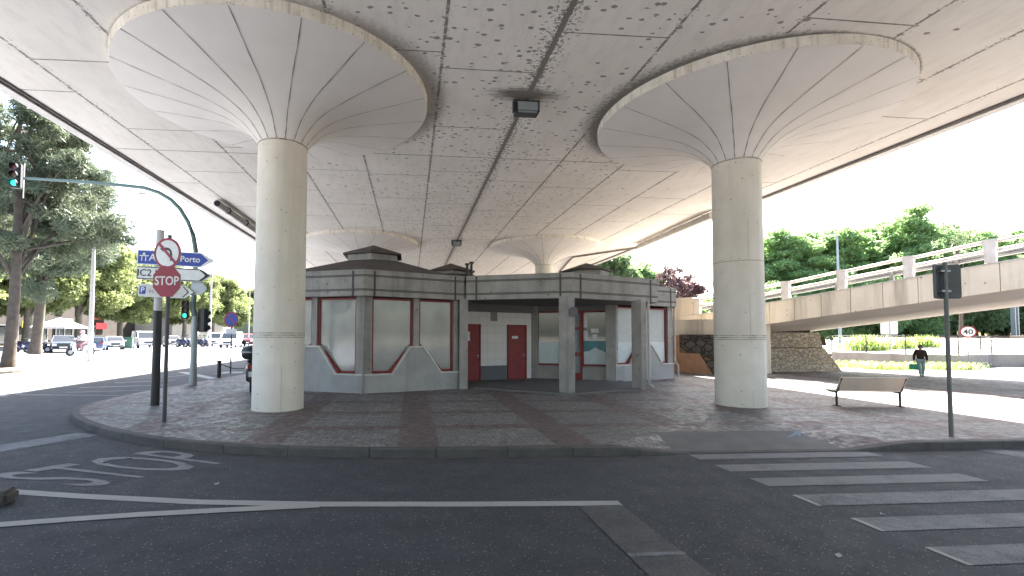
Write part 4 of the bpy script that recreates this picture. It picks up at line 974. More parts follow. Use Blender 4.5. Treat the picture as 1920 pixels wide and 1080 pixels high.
# right-hand trees beyond the railway
G = 'poplars beyond the railway'
pp = [tree('poplar_tree', 'x', 'tree', (0, 0, 0), 17, 3.4, 8.0, leaf_poplar, G, 30000, .17, .3, 110, .8, 31, 1.5, bark, (0, 0), 8, .4, 10, .2),
      tree('poplar_tree', 'y', 'tree', (0, 0, 0), 16, 3.6, 7.6, leaf_poplar, G, 30000, .17, .3, 100, .9, 32, 1.5, bark, (0, 0), 8, .4, 9.4, .2)]
rows = []
spec = [(1395, 470, 66), (1445, 452, 64), (1492, 440, 62), (1535, 447, 66), (1575, 436, 62), (1618, 452, 64), (1660, 425, 63), (1698, 410, 60), (1738, 420, 63), (1778, 436, 62), (1822, 442, 64), (1870, 448, 62), (1915, 440, 64), (1965, 430, 62), (2040, 430, 62)]
names_ = ['poplar just right of the right front column', 'poplar above the crash barrier start', 'poplar left of the tall lamp post', 'poplar just left of the lamp arm', 'poplar behind the tall lamp post', 'low poplar between the lamp post and the highest crowns', 'left shoulder of the three highest poplars',
          'highest poplar, above the middle of the ramp', 'right neighbour of the highest poplar', 'poplar left of the sparse dark tree', 'poplar behind the sparse dark tree', 'poplar right of the sparse dark tree', 'poplar at the right edge above the railing', 'poplar cut off by the right edge', 'poplar outside the right edge, its crown just reaching in']
for i, (px, py, D) in enumerate(spec):
    q = atd(px, py, D); T = pp[i] if i < 2 else copy_tree(pp[i % 2])
    T.location = (q.x, q.y, 1.0); q.z += (0, 1.2, -.8, .9, 0, -1.5)[i % 6]; k_ = (q.z-1)/(17.3 if i % 2 == 0 else 16.2); T.scale = ((1.1, 1.2)[i % 2],)*2+(k_,); T.rotation_euler.z = i*2.1; T['label'] = names_[i]
# dark understorey belt
G = 'dark shrubs under the poplars'
us_ = [tree('tall_shrub', 'x', 'shrub', (0, 0, 0), 7, 3.6, 3.2, leaf_dark, G, 15000, .17, .15, 40, 1.2, 41, 1.3, bark, (0, 0), 5, .4, 3.4, .1),
       tree('tall_shrub', 'y', 'shrub', (0, 0, 0), 7, 3.6, 3.2, leaf_poplar, G, 15000, .17, .15, 40, 1.2, 42, 1.3, bark, (0, 0), 5, .4, 3.4, .1)]
sp = [(1450, 0), (1510, 1), (1560, 1), (1600, 1), (1640, 1), (1680, 0), (1715, 1), (1755, 0), (1800, 0), (1845, 0), (1890, 0), (1935, 0), (1985, 0), (2040, 1)]
un = ['behind the right front column', 'left of the stone abutment corner', 'beside the foot of the tall lamp post', 'above the left reed clump', 'behind the blank white sign', 'above the second reed clump', 'directly above the walking man', 'left of the tall grey sign pole', 'left of the round 40 sign', 'right of the round 40 sign', 'beside the railway mast', 'right of the railway mast', 'past the right edge', 'farther past the right edge']
for i, (px, k_) in enumerate(sp):
    q = atd(px, 640, 56+3*(i % 2)); T = us_[k_] if (k_, 1) not in rows else copy_tree(us_[k_]); rows.append((k_, 1))
    T.location = (q.x, q.y, 1.8); T.rotation_euler.z = i*1.7; T.scale = (1.0, 1.0, 1.0+.12*(i % 3)); T['label'] = ('dark' if k_ == 0 else 'mid green')+' dense shrub under the poplars '+un[i]
# trees behind the kiosk on the right
q = atd(1152, 640, 46); tree('cypress_tree', 'dense dark evergreen rising behind the kiosk roof at the viaduct edge', 'tree', (q.x, q.y, 0), 10.8, 2.1, 4.6, leaf_dark, None, 14000, .2, .3, 60, .9, 51, 1.4, bark, zc=6.4)
q = atd(1203, 640, 52); tree('ash_tree', 'light green tree behind the kiosk, between the evergreen and the purple plum', 'tree', (q.x, q.y, 0), 10.0, 2.6, 3.4, leaf_poplar, None, 8000, .22, .2, 36, .9, 52, 1.4, zc=7)
q = atd(1262, 640, 44); tree('plum_tree', 'purple leaved plum tree behind the right end of the kiosk', 'tree', (q.x, q.y, 0), 8.6, 1.9, 2.2, leaf_purple, None, 2300, .15, .12, 26, .55, 53, 1.5, zc=6.7, nb=14, shell=.3)
q = atd(1296, 640, 46); tree('plum_tree', 'smaller sparse plum tree next to the cream ramp wall', 'tree', (q.x, q.y, 0), 8.4, 1.0, 1.9, leaf_purple, None, 1500, .15, .1, 14, .45, 54, 1.5, zc=6.6, nb=10, shell=.3)
q = atd(1325, 640, 60); tree('ash_tree', 'pale green bush showing through the low end of the ramp railing', 'tree', (q.x, q.y, 0), 8.3, 2.6, 3, leaf_poplar, None, 6000, .2, .2, 30, .9, 55, 1.4, zc=5)
q = atd(1800, 640, 44); tree('sparse_tree', 'sparse dark leaved tree sticking up above the ramp railing', 'tree', (q.x, q.y, 1), 12.0, 2.2, 1.8, leaf_dark, None, 700, .12, .15, 26, .5, 56, 1.5, zc=10.4, nb=16, shell=.3)
# reeds and hedge plants
def tuft(name, label, cat, loc, h, wd, n, mat, group, seed):
    r = np.random.default_rng(seed); V = []; Fq = []
    base = r.normal(size=(n, 2))*wd*.35; ang = r.random(n)*2*PI; ln = h*(.5+.6*r.random(n)); sp_ = wd*(.15+.5*r.random(n))
    for i in range(n):
        d = np.array([math.cos(ang[i]), math.sin(ang[i]), 0]); s = np.array([-d[1], d[0], 0])*.022*h; b = np.array([base[i, 0], base[i, 1], 0])
        k = len(V)
        for tt_, ww in ((0, .6), (.35, 1), (.7, .8), (1, .05)):
            c_ = b+d*sp_[i]*tt_**1.6+np.array([0, 0, ln[i]*(tt_-.28*tt_**2.5)]); V += [c_-s*ww, c_+s*ww]
        for j in range(3): Fq.append((k+2*j, k+2*j+1, k+2*j+3, k+2*j+2))
    o = mesh_np(name, V, Fq, mat); o.location = loc; tag(o, label, cat, group); return o
G = 'tall reed clumps behind the fence'
for i, (px, h, wd, lb) in enumerate([(1630, 1.9, 1.7, 'bright tall reed clump nearest the lamp post'), (1668, 1.3, 1.2, 'low reed clump below the blank white sign'), (1700, 1.7, 1.1, 'reed clump left of the walking man'), (1742, 1.9, 1.0, 'thin tall reed clump just right of the walking man')]):
    q = atd(px, 677, 36); tuft('reed_clump', lb, 'reeds', (q.x+.8, q.y+1, .9), h, wd, 420 if i == 0 else 260, leaf_bright, G, 60+i)
G = 'leafy plants along the foot of the boundary wall'
hx = [1585, 1618, 1640, 1662, 1686, 1708, 1752, 1774, 1796, 1812]
hn = ['by the abutment corner', 'left of the blank sign post', 'under the bright reeds', 'beside the blank sign post', 'right of the blank sign post', 'just left of the walking man', 'just right of the walking man', 'left of the grey sign pole', 'right of the grey sign pole', 'last before the bare wall']
for i, px in enumerate(hx):
    q = at(px, 697 if i > 1 else 693, 0); tuft('border_plant', 'low yellow green strap leaved plant '+hn[i], 'plant', (q.x, q.y, 0), .85, 1.1, 150, leaf_bright, G, 80+i)

# ------------------------------------------------------------------ signs and poles
def pole(parent, x, y, z0, z1, r, mat, name='pole'): return MB().tube([(x, y, z0), (x, y, z1)], r, 16).build(name, mat, parent, True)
# stop / no left turn
st = empty('sign_post', (-5.36, 10.9, ZP), 0, 'grey post carrying a red stop sign under a no left turn sign', 'road sign')
pole(st, 0, 0, 0, 4.12, .042, simple('post_grey', (.075, .075, .08), .5, .4))
FN = Vector((-.02, -1, 0)) 
def face_obj(o, x, y, z, yaw=0): o.location = (x, y, z); o.rotation_euler = (R(90), 0, R(yaw)); return o
def discmesh(r, r_in, mat, name, parent, th=.01, n=40, z=0):
    mb = MB(); 
    if r_in: mb.lathe([(r_in, z), (r_in, z+th), (r, z+th), (r, z)], n=n); mb.lathe([(r, z), (r_in, z)], n=n)
    else: mb.lathe([(r, z), (r, z+th)], n=n, cap=True)
    return mb.build(name, mat, parent)
nl = empty('no_left_turn_sign', (0, 0, 0)); nl.parent = st; face_obj(nl, 0, -.06, 3.70, 10)
def as_part(nl_empty): return nl_empty
# build faces directly as meshes under the sign part
def sign_disc(parent, x, y, z, yaw, r, rimc, facec, rimw=.16, name='sign_face'):
    mb = MB(); mb.lathe([(r, 0), (r, .02)], n=48, cap=True); f = mb.build(name, grey_metal, parent); face_obj(f, x, y, z, yaw)
    mb = MB(); mb.lathe([(r, .0215), (0.0001, .0215)], n=48); q = mb.build('rim', rimc, f)
    mb = MB(); mb.lathe([(r*(1-rimw), .0235), (0.0001, .0235)], n=48); q2 = mb.build('disc', facec, f)
    return f
bpy.data.objects.remove(nl)
f = sign_disc(st, 0, -.055, 3.70, -12, .345, sign_red, sign_white)
f.name = 'no_left_turn_sign'; f.scale = (.93, 1, 1); f['label'] = 'round white sign with red rim and crossed out left arrow'
mb = MB()   # bent black arrow
arc = [(.10, -.17), (.10, -.03), (.085, .04), (.04, .085), (-.03, .10), (-.10, .10)]
A = off(arc, .028); B = off(arc, -.028)
for i in range(len(arc)-1): mb.add([(*A[i], .0255), (*A[i+1], .0255), (*B[i+1], .0255), (*B[i], .0255)], [(0, 1, 2, 3)])
mb.add([(-.10, .035, .0255), (-.19, .10, .0255), (-.10, .165, .0255)], [(0, 1, 2)]); mb.build('arrow', black_paint, f)
mb = MB(); mb.add([(-.235, .19, .028), (-.19, .235, .028), (.235, -.19, .028), (.19, -.235, .028)], [(0, 1, 2, 3)]); mb.build('bar', sign_red, f)
mb = MB(); oc = [(.365*math.cos(R(22.5+45*i)), .365*math.sin(R(22.5+45*i))) for i in range(8)]
mb.prism(oc, 0, .02); f = mb.build('stop_sign', grey_metal, st); face_obj(f, 0, -.055, 3.08, -4); f.scale = (.88, 1.02, 1)
mb = MB(); mb.add([(x, y, .0215) for x, y in oc], [list(range(8))]); mb.build('octagon', sign_red, f)
t_ = text_obj('STOP', .27, sign_white, f, 'stop_text', .001, bold=.004); t_.location = (0, 0, .024); t_.scale = (.93, 1.0, 1)
mb = MB()
for z in (2.95, 3.2, 3.6, 3.8): mb.box(-.07, .07, -.055, .05, z-.015, z+.015)
mb.build('clamp', galv, st)
# direction boards
db = empty('direction_sign', (-6.84, 13.4, ZP), 0, 'black and white post with three arrow shaped direction boards', 'direction sign')
pole(db, 0, 0, 0, 2.55, .105, black_paint, 'lower_pole'); pole(db, 0, 0, 2.55, 4.75, .10, simple('pale_pole', (.5, .5, .49), .5), 'upper_pole')
def board(z, x0, x1, h, edge, face, lab_, ptr=.28, bw=.02, sl=0, yo=-.12):
    pts = [(x0, -h/2), (x1-ptr, -h/2), (x1, 0), (x1-ptr, h/2), (x0, h/2)]
    mb = MB(); mb.prism(pts, 0, .03); b = mb.build('board', grey_metal, db); b['label'] = lab_
    b.location = (0, yo, z); b.rotation_euler = (R(90), R(sl), 0)
    mb = MB(); mb.add([(x, y, .0315) for x, y in pts], [list(range(5))]); mb.build('border', edge, b)
    q = [(x0+bw, -h/2+bw), (x1-ptr*1.0-bw, -h/2+bw), (x1-ptr*1.0-bw+ptr*.62, 0), (x1-ptr*1.0-bw, h/2-bw), (x0+bw, h/2-bw)]
    mb = MB(); mb.add([(x, y, .033) for x, y in q], [list(range(5))]); mb.build('face', face, b)
    return b
b1 = board(4.10-ZP+.02, -.50, 1.50, .40, sign_white, sign_blue, 'blue board with a white arrow tip', .34, .025, 2.0)
mm_ = [('A', .27, -.10), ('Porto', .225, .87)]
for s_, sz, x in mm_: t_ = text_obj(s_, sz, sign_white, b1, 'board_text', .001, bold=.004); t_.location = (x, 0, .036)
mb = MB()  # white motorway pictogram
for x in (-.37, -.27): mb.add([(x-.02, -.1, .036), (x+.01, -.1, .036), (x+.005, .03, .036), (x-.012, .03, .036)], [(0, 1, 2, 3)])
mb.add([(-.44, .03, .036), (-.2, .03, .036), (-.2, .055, .036), (-.44, .055, .036)], [(0, 1, 2, 3)]); mb.add([(-.36, .065, .036), (-.29, .065, .036), (-.295, .12, .036), (-.355, .12, .036)], [(0, 1, 2, 3)])
mb.build('motorway_symbol', sign_white, b1)
b2 = board(3.60-ZP+.10, -.50, 1.47, .36, sign_white, sign_white, 'white board with a black outline and arrow tip', .34, .025, 2.0)
mb = MB(); pts = [(-.475, -.155), (1.11, -.155), (1.30, 0), (1.11, .155), (-.475, .155)]
A = off(pts+[pts[0]], .012); B = off(pts+[pts[0]], -.012)
for i in range(5): mb.add([(*A[i], .037), (*A[i+1], .037), (*B[i+1], .037), (*B[i], .037)], [(0, 1, 2, 3)])
mb.add([(1.12, -.165, .038), (1.19, -.14, .038), (1.40, 0, .038), (1.19, .14, .038), (1.12, .165, .038), (1.27, 0, .038)], [list(range(6))]); mb.build('outline', black_paint, b2)
t_ = text_obj('IC2 Li', .26, black_paint, b2, 'board_text', .001, bold=.003); t_.location = (-.17, -.005, .036)
b3 = board(3.13-ZP+.10, -.44, .98, .34, sign_white, simple('board_cream', (.62, .6, .56), .5), 'short white parking board with a chevron tip', .22, .02, 2.0)
mb = MB(); mb.add([(-.41, -.1, .036), (-.25, -.1, .036), (-.25, .1, .036), (-.41, .1, .036)], [(0, 1, 2, 3)]); mb.build('parking_symbol', sign_blue, b3)
t_ = text_obj('P', .2, sign_white, b3, 'board_text', .001, bold=.003); t_.location = (-.33, 0, .039)
t_ = text_obj('éc', .17, simple('board_grey', (.2, .2, .21), .5), b3, 'board_text', .001); t_.location = (-.10, -.01, .036)
mb = MB(); mb.add([(.72, -.15, .037), (.86, 0, .037), (.72, .15, .037), (.69, .15, .037), (.82, 0, .037), (.69, -.15, .037)], [(0, 1, 4, 5), (1, 2, 3, 4)]); mb.build('chevron', dark_metal, b3)
mb = MB(); mb.prism([(1.0, -.17), (1.28, -.16), (1.42, 0), (1.28, .18), (1.0, .17)], 0, .03); b4 = mb.build('board_back', grey_metal, db); b4.location = (-.12, -.05, 3.16); b4.rotation_euler = (R(90), 0, 0)
# traffic light mast
tl = empty('traffic_light', (-8.2, 18.7, ZP), 0, 'tall curved mast with a traffic signal over the road and another on the post', 'traffic light')
mast_m = simple('mast_green', (.10, .15, .14), .5, .3)
mb = MB(); mb.tube([(0, 0, 0), (0, 0, .9), (.0, 0, 2.6)], [.14, .12, .11], 14); mb.build('lower_mast', simple('mast_grey', (.30, .33, .33), .5, .3), tl, True)
arm = [aty(x, y, 18.7)-Vector((-8.2, 18.7, ZP)) for x, y in [(362, 575), (366, 520), (367, 470), (362, 440), (352, 415), (338, 392), (320, 374), (298, 361), (270, 352), (235, 348), (155, 341), (45, 334)]]
for p in arm: p.y = 0
mb = MB(); mb.tube([(0, 0, 2.6)]+arm, [.105, .10, .095, .09, .085, .08, .078, .075, .072, .07, .065, .055, .045], 12); mb.build('arm', mast_m, tl, True)
green_l, t, b = newmat('green_lamp', (.02, .35, .25), .3); b.inputs['Emission Color'].default_value = (.05, 1, .7, 1); b.inputs['Emission Strength'].default_value = .16
def signal(x, y, z, lit=True, s=1.0, yaw=0, plate=True):
    h = MB().box(-.17, .17, -.10, .12, -.47, .47).build('signal_head', black_paint, tl, bevel=.03); h.location = (x, y, z); h.rotation_euler.z = R(yaw); h.scale = (s, s, s)
    for i, (zz, m_) in enumerate(((.3, simple('dull_red', (.13, .03, .03), .3)), (0, simple('dull_amber', (.12, .07, .03), .3)), (-.3, green_l if lit else simple('dull_green', (.02, .07, .05), .3)))):
        o = MB().tube([(0, -.104, zz), (0, -.118, zz)], .105, 20).build('lens', m_, h)
        # visor: open half tube
        vs = []; n = 12
        for k in range(n+1):
            th = -.25*PI+1.5*PI*k/n
            for yy in (-.10, -.27): 
                rr = .125
                vs.append((rr*math.cos(th), yy+(.08 if (yy < -.2 and (k in (0, n))) else 0), zz+rr*math.sin(th)))
        mb = MB(); mb.add(vs, [(2*k, 2*k+1, 2*k+3, 2*k+2) for k in range(n)]); v = mb.build('visor', black_paint, h); v.modifiers.new('s', 'SOLIDIFY').thickness = .008
    return h
e = arm[-1]
hh_ = signal(e.x-.28, 0, e.z+.08, True, 1.0, 14)
mb = MB(); mb.box(e.x-.008, e.x+.008, -.02, .02, e.z-.75, e.z+.55); mb.build('hanger', galv, tl)
signal(-.32, -.05, 2.85, True, .75, 10); signal(.28, .08, 2.45, False, .95, 160)
# no-parking sign
npk = empty('sign_post', (-8.85, 24.2, ZP), 0, 'thin post with a round blue and red no parking sign near the kerb', 'road sign')
pole(npk, 0, 0, 0, 2.75, .035, simple('post_grey', (.1, .1, .1), .5, .4))
f = sign_disc(npk, 0, -.05, 2.66, 0, .38, sign_red, sign_blue, .18, 'no_parking_sign'); f.scale = (.9, 1, 1)
mb = MB(); mb.add([(-.2, .24, .026), (-.24, .2, .026), (.2, -.24, .026), (.24, -.2, .026)], [(0, 1, 2, 3)]); mb.build('bar', sign_red, f)
mb = MB(); mb.box(-.25, .25, -.06, -.04, 1.95, 2.2); mb.build('plate', sign_white, npk)
# bollards with chain
bl = MB().lathe([(.085, 0), (.085, .68), (.095, .69), (.095, .74), (.05, .77)], n=20, cap=True).build('bollard', black_paint, None, True); bl.location = (-8.5, 21.9, ZP)
tag(bl, 'black kerb bollard holding the left end of the chain', 'bollard', 'kerb bollards joined by a chain')
b2_ = bl.copy(); col.objects.link(b2_); b2_.location = (-7.3, 23.4, ZP); b2_['label'] = 'black kerb bollard hidden behind the scooter at the right end of the chain'
mb = MB(); a = Vector((-8.5, 21.9, ZP+.66)); b_ = Vector((-7.3, 23.4, ZP+.62)); mb.tube([a.lerp(b_, t_)+Vector((0, 0, -.38*4*t_*(1-t_)*.8))-a for t_ in [i/10 for i in range(11)]], .018, 6)
o = mb.build('chain', dark_metal); o.location = a; tag(o, 'dark sagging chain between the kerb bollards', 'chain')
# right sign seen from behind
rs = empty('sign_post', (10.55, 8.42, ZP), 0, 'grey post with two blank sign backs in front of the ramp', 'road sign')
pole(rs, 0, 0, 0, 3.42, .035, simple('post_weathered', (.16, .165, .16), .6, .3))
def rr_plate(w_, h_, rad, th): 
    pts = []
    for cx, cy, a0 in ((w_/2-rad, h_/2-rad, 0), (-w_/2+rad, h_/2-rad, 90), (-w_/2+rad, -h_/2+rad, 180), (w_/2-rad, -h_/2+rad, 270)):
        for k in range(5): th_ = R(a0+22.5*k); pts.append((cx+rad*math.cos(th_), cy+rad*math.sin(th_)))
    return MB().prism(pts, 0, th)
back_m = simple('sign_back', (.085, .09, .095), .5, .3)
for x, yaw, w_, dy in ((-.13, 25, .36, .06), (.13, -22, .38, .05)):
    o = rr_plate(w_, .68, .05, .02).build('sign_back', back_m, rs); o.rotation_euler = (R(90), 0, R(yaw)); o.location = (x, dy, 3.04)
mb = MB()
for z in (2.85, 3.25): mb.box(-.1, .1, -.02, .05, z-.02, z+.02)
mb.build('clamp', galv, rs)
# 40 sign
q = at(1817, 695, 0); s40 = empty('speed_limit_sign', (q.x, q.y, 0), 0, 'round white 40 speed limit sign with red rim on a thin pole by the wall', 'road sign')
hgt = atd(1815, 622, (Vector((q.x, q.y, 0))-Vector((0, 0, CH))).dot(fw)).z
pole(s40, 0, 0, 0, hgt+.3, .035, galv); yaw = -math.degrees(math.atan2(q.x, q.y))
f = sign_disc(s40, -.03, -.06, hgt, yaw, .37, sign_red, sign_white, .17); t_ = text_obj('40', .44, black_paint, f, 'number', .001, bold=.008); t_.location = (0, -.02, .028)
# white blank sign
q = atd(1671, 697, 35); bs = empty('sign_post', (q.x, q.y, 0), 0, 'thin post with a blank white rectangular sign back before the shrubs', 'road sign')
pole(bs, 0, 0, 0, 3.4, .035, galv); o = rr_plate(.95, 1.0, .06, .02).build('sign_back', simple('sign_back_white', (.62, .64, .65), .5), bs); o.rotation_euler = (R(90), 0, R(yaw)); o.location = (0, .05, 2.85)
# tall lamps
def street_lamp(loc, h, arms, label, mat=galv, r=.11, group=None):
    L_ = empty('street_lamp', loc, 0, label, 'street lamp', group)
    MB().tube([(0, 0, 0), (0, 0, h*.5), (0, 0, h)], [r, r*.8, r*.5], 12).build('pole', mat, L_, True)
    for dx, dz, dy in arms:
        MB().tube([(0, 0, h-.05), (dx*.6, dy*.6, h+dz*.8), (dx, dy, h+dz)], .035, 8).build('arm', mat, L_, True)
        d_ = Vector((dx, dy, 0)).normalized()
        MB().tube([Vector((dx, dy, h+dz)), Vector((dx, dy, h+dz))+d_*.35+Vector((0, 0, .03)), Vector((dx, dy, h+dz))+d_*.8], [.05, .11, .04], 8).build('lamp_head', simple('lamp_head', (.4, .42, .43), .4), L_, True)
    return L_
q = at(168, 678, 0); street_lamp((q.x, q.y, 0), 12.2, [(3.0, .55, 0), (-3.0, .55, 0)], 'tall double armed street lamp on the street, in front of the parked cars', simple('lamp_pale', (.42, .40, .38), .6), .17)
q = at(393, 662, 0); street_lamp((q.x, q.y, 0), 11.5, [(1.2, .5, 0)], 'slim pale lamp post between the parked vans', simple('lamp_pale', (.42, .40, .38), .6), .13)
q = at(466, 650, 0); street_lamp((q.x, q.y, 0), 12, [(1.2, .5, 0)], 'slimmest far lamp post in front of the red car', simple('lamp_pale', (.42, .40, .38), .6), .12)
q = atd(1577, 690, 40); zt_ = atd(1572, 438, 40).z; street_lamp((q.x, q.y, 0), zt_, [(-2.0, .3, 0)], 'blue grey lamp post behind the ramp near the stone abutment', simple('lamp_blue', (.25, .31, .36), .5), .13)
q = atd(1905, 645, 50); o = empty('railway_mast', (q.x, q.y, 1.5), 0, 'thick grey railway mast in front of the dark shrubs at the right', 'mast')
MB().box(-.24, -.12, -.2, .2, 0, 9).build('flange', grey_metal, o); MB().box(.12, .24, -.2, .2, 0, 9).build('flange', grey_metal, o); MB().box(-.12, .12, -.02, .02, 0, 9).build('web', grey_metal, o)

# ------------------------------------------------------------------ bench
a = at(1569, 761, ZP); b_ = at(1688, 763, ZP); bd = (b_-a); BL = bd.length; ang = math.atan2(bd.y, bd.x)
bn = empty('park_bench', tuple(a), ang, 'wooden bench with dark iron ends standing in the sun on the plaza', 'bench')
wood = varied('bench_wood', (.56, .47, .39), (.46, .38, .31), .6, 2)
iron = simple('bench_iron', (.035, .035, .037), .5, .3)
for x in (0, BL):
    mb = MB(); mb.tube([(x, .0, 0), (x, 0, .40)], .028, 8); mb.box(x-.04, x+.04, -.1, .1, 0, .02)
    mb.tube([(x, .42, .43), (x, .28, .39), (x, 0.02, .38), (x, -.06, .44), (x, -.22, .80)], .022, 8); mb.build('frame', iron, bn, True)
mb = MB()
for i in range(5): mb.box(-.04, BL+.04, .0+.088*i, .08+.088*i, .405, .43)
mb.build('seat', wood, bn, bevel=.006)
mb = MB()
for i in range(5):
    y0_, z0_ = -.035-.036*i, .455+.076*i
    mb.add([(-.04, y0_, z0_), (BL+.04, y0_, z0_), (BL+.04, y0_-.034, z0_+.072), (-.04, y0_-.034, z0_+.072), (-.04, y0_-.022, z0_-.01), (BL+.04, y0_-.022, z0_-.01), (BL+.04, y0_-.056, z0_+.062), (-.04, y0_-.056, z0_+.062)],
           [(0, 1, 2, 3), (7, 6, 5, 4), (0, 4, 5, 1), (1, 5, 6, 2), (2, 6, 7, 3), (3, 7, 4, 0)])
mb.build('backrest', wood, bn)

# ------------------------------------------------------------------ people
def skin_mesh(name, verts, edges, radii, mat, parent, sub=2, root=0):
    me = bpy.data.meshes.new(name); me.from_pydata(verts, edges, []); o = bpy.data.objects.new('tmp', me); col.objects.link(o)
    m_ = o.modifiers.new('s', 'SKIN'); m_.use_smooth_shade = True
    for i, v in enumerate(me.skin_vertices[0].data): v.radius = radii[i] if isinstance(radii[i], tuple) else (radii[i], radii[i]); v.use_root = (i == root)
    s = o.modifiers.new('d', 'SUBSURF'); s.levels = sub; s.render_levels = sub
    bpy.context.view_layer.update()
    m2 = bpy.data.meshes.new_from_object(o.evaluated_get(bpy.context.evaluated_depsgraph_get())); m2.name = name
    bpy.data.objects.remove(o); bpy.data.meshes.remove(me)
    m2.materials.clear(); m2.materials.append(mat); n = bpy.data.objects.new(name, m2); col.objects.link(n)
    if parent: n.parent = parent
    m2.polygons.foreach_set('use_smooth', [True]*len(m2.polygons)); return n
skin_m = simple('skin', (.45, .27, .19), .6); hair_m = simple('grey_hair', (.10, .09, .085), .8)
def person(loc, rz_, label, J, jacket, trousers, shoe, hair=hair_m, s=1.0, helmet=None):
    """J: joints of the pose (x right of the figure, y forward = -y)"""
    T = empty('person', loc, rz_, label, 'person'); T.scale = (s, s, s)
    V = [J['pel'], J['waist'], J['chest'], J['neck'], J['head0'], J['head1'], J['head2']]; E_ = [(0, 1), (1, 2), (2, 3), (3, 4), (4, 5), (5, 6)]
    Rd = [(.14, .11), (.13, .10), (.16, .11), .055, (.07, .08), (.085, .10), (.06, .07)]
    for sd in ('l', 'r'):
        k = len(V); V += [J[sd+'sh'], J[sd+'el'], J[sd+'wr'], J[sd+'ha']]; E_ += [(2, k), (k, k+1), (k+1, k+2), (k+2, k+3)]; Rd += [.06, .045, .03, .035]
        k = len(V); V += [J[sd+'hi'], J[sd+'kn'], J[sd+'an'], J[sd+'to']]; E_ += [(0, k), (k, k+1), (k+1, k+2), (k+2, k+3)]; Rd += [.085, .058, .04, .035]
    body = skin_mesh('body', V, E_, Rd, skin_m, T, 2)
    # fingers
    for sd in ('l', 'r'):
        h = Vector(J[sd+'ha']); w_ = Vector(J[sd+'wr']); d_ = (h-w_).normalized(); sx_ = Vector((0, 1, 0))
        mbf = MB()
        for q_, ln in ((-.03, .06), (-.01, .07), (.01, .068), (.03, .055)): mbf.tube([h+sx_*q_*.8, h+sx_*q_+d_*ln*.6, h+sx_*q_*.9+d_*ln+Vector((.01 if sd == 'l' else -.01, 0, 0))], [.011, .010, .008], 6)
        mbf.tube([h-d_*.03-sx_*.035, h-sx_*.055+d_*.02], [.012, .009], 6); mbf.build('fingers', skin_m, body, True)
    # face: nose, eyes, ears
    hc = Vector(J['head1']); mbf = MB(); mbf.tube([hc+Vector((0, -.10, .01)), hc+Vector((0, -.125, -.025)), hc+Vector((0, -.10, -.035))], [.008, .016, .01], 6)
    for sg in (-1, 1): mbf.tube([hc+Vector((sg*.085, 0, .02)), hc+Vector((sg*.1, .015, 0)), hc+Vector((sg*.085, .0, -.035))], [.01, .016, .01], 6)
    mbf.build('nose_and_ears', skin_m, body, True)
    mbf = MB()
    for sg in (-1, 1): mbf.tube([hc+Vector((sg*.033, -.093, .02)), hc+Vector((sg*.033, -.105, .02))], [.012, .006], 8)
    mbf.tube([hc+Vector((-.025, -.092, -.055)), hc+Vector((.025, -.092, -.055))], .005, 6); mbf.build('eyes_and_mouth', simple('face_dark', (.08, .04, .035), .6), body, True)
    V = [J['pel'], J['waist'], J['chest'], tuple(Vector(J['neck'])-Vector((0, 0, .02)))]; E_ = [(0, 1), (1, 2), (2, 3)]; Rd = [(.185, .145), (.165, .135), (.195, .14), (.085, .085)]
    for sd in ('l', 'r'): k = len(V); V += [J[sd+'sh'], J[sd+'el'], J[sd+'wr']]; E_ += [(2, k), (k, k+1), (k+1, k+2)]; Rd += [.085, .068, .055]
    skin_mesh('jacket', V, E_, Rd, jacket, T, 2)
    V = [J['pel']]; E_ = []; Rd = [(.165, .125)]
    for sd in ('l', 'r'): k = len(V); V += [J[sd+'hi'], J[sd+'kn'], J[sd+'an']]; E_ += [(0, k), (k, k+1), (k+1, k+2)]; Rd += [.10, .075, .062]
    skin_mesh('trousers', V, E_, Rd, trousers, T, 2)
    for sd in ('l', 'r'):
        an = Vector(J[sd+'an']); to_ = Vector(J[sd+'to']); MB().tube([an+Vector((0, .05, -.02)), an+Vector((0, -.01, -.025)), an.lerp(to_, .7), to_+Vector((0, -.03, 0))], [.04, .05, .045, .03], 10).build('shoe', shoe, T, True)
    if helmet:
        MB().lathe([(.001, .14), (.07, .125), (.115, .08), (.135, .01), (.132, -.04), (.115, -.06)], n=20).build('helmet', helmet, T, True).location = J['head1']
    else:
        h_ = MB().lathe([(.001, .115), (.05, .108), (.085, .08), (.104, .03), (.10, -.02), (.08, -.06)], n=20).build('hair', hair, T, True); h_.location = Vector(J['head1'])+Vector((0, .022, .018)); h_.rotation_euler.x = R(-18)
    return T
walk = dict(pel=(0, 0, .92), waist=(0, -.01, 1.08), chest=(0, -.04, 1.30), neck=(0, -.06, 1.47), head0=(0, -.08, 1.52), head1=(0, -.10, 1.62), head2=(0, -.09, 1.70),
            lsh=(.19, -.03, 1.40), lel=(.25, .05, 1.12), lwr=(.25, -.03, .88), lha=(.25, -.05, .80), rsh=(-.19, -.03, 1.40), rel=(-.25, -.0, 1.13), rwr=(-.27, -.08, .88), rha=(-.27, -.10, .80),
            lhi=(.09, 0, .88), lkn=(.09, -.10, .50), lan=(.08, .06, .10), lto=(.08, -.10, .04), rhi=(-.09, 0, .88), rkn=(-.07, -.16, .50), ran=(-.05, -.20, .10), rto=(-.05, -.36, .04))
q = at(1727, 706, ZP); D = (q-Vector((0, 0, CH))).dot(fw); ht = 59/FPX*D
yawm = math.atan2(-q.x, q.y)
person((q.x, q.y, ZP), yawm+.15, 'man in a dark jacket and light jeans walking towards the road past the ramp', walk, simple('dark_jacket', (.035, .022, .02), .8), simple('light_jeans', (.24, .36, .42), .8), simple('shoe_black', (.02, .02, .02), .5), s=ht/1.73)
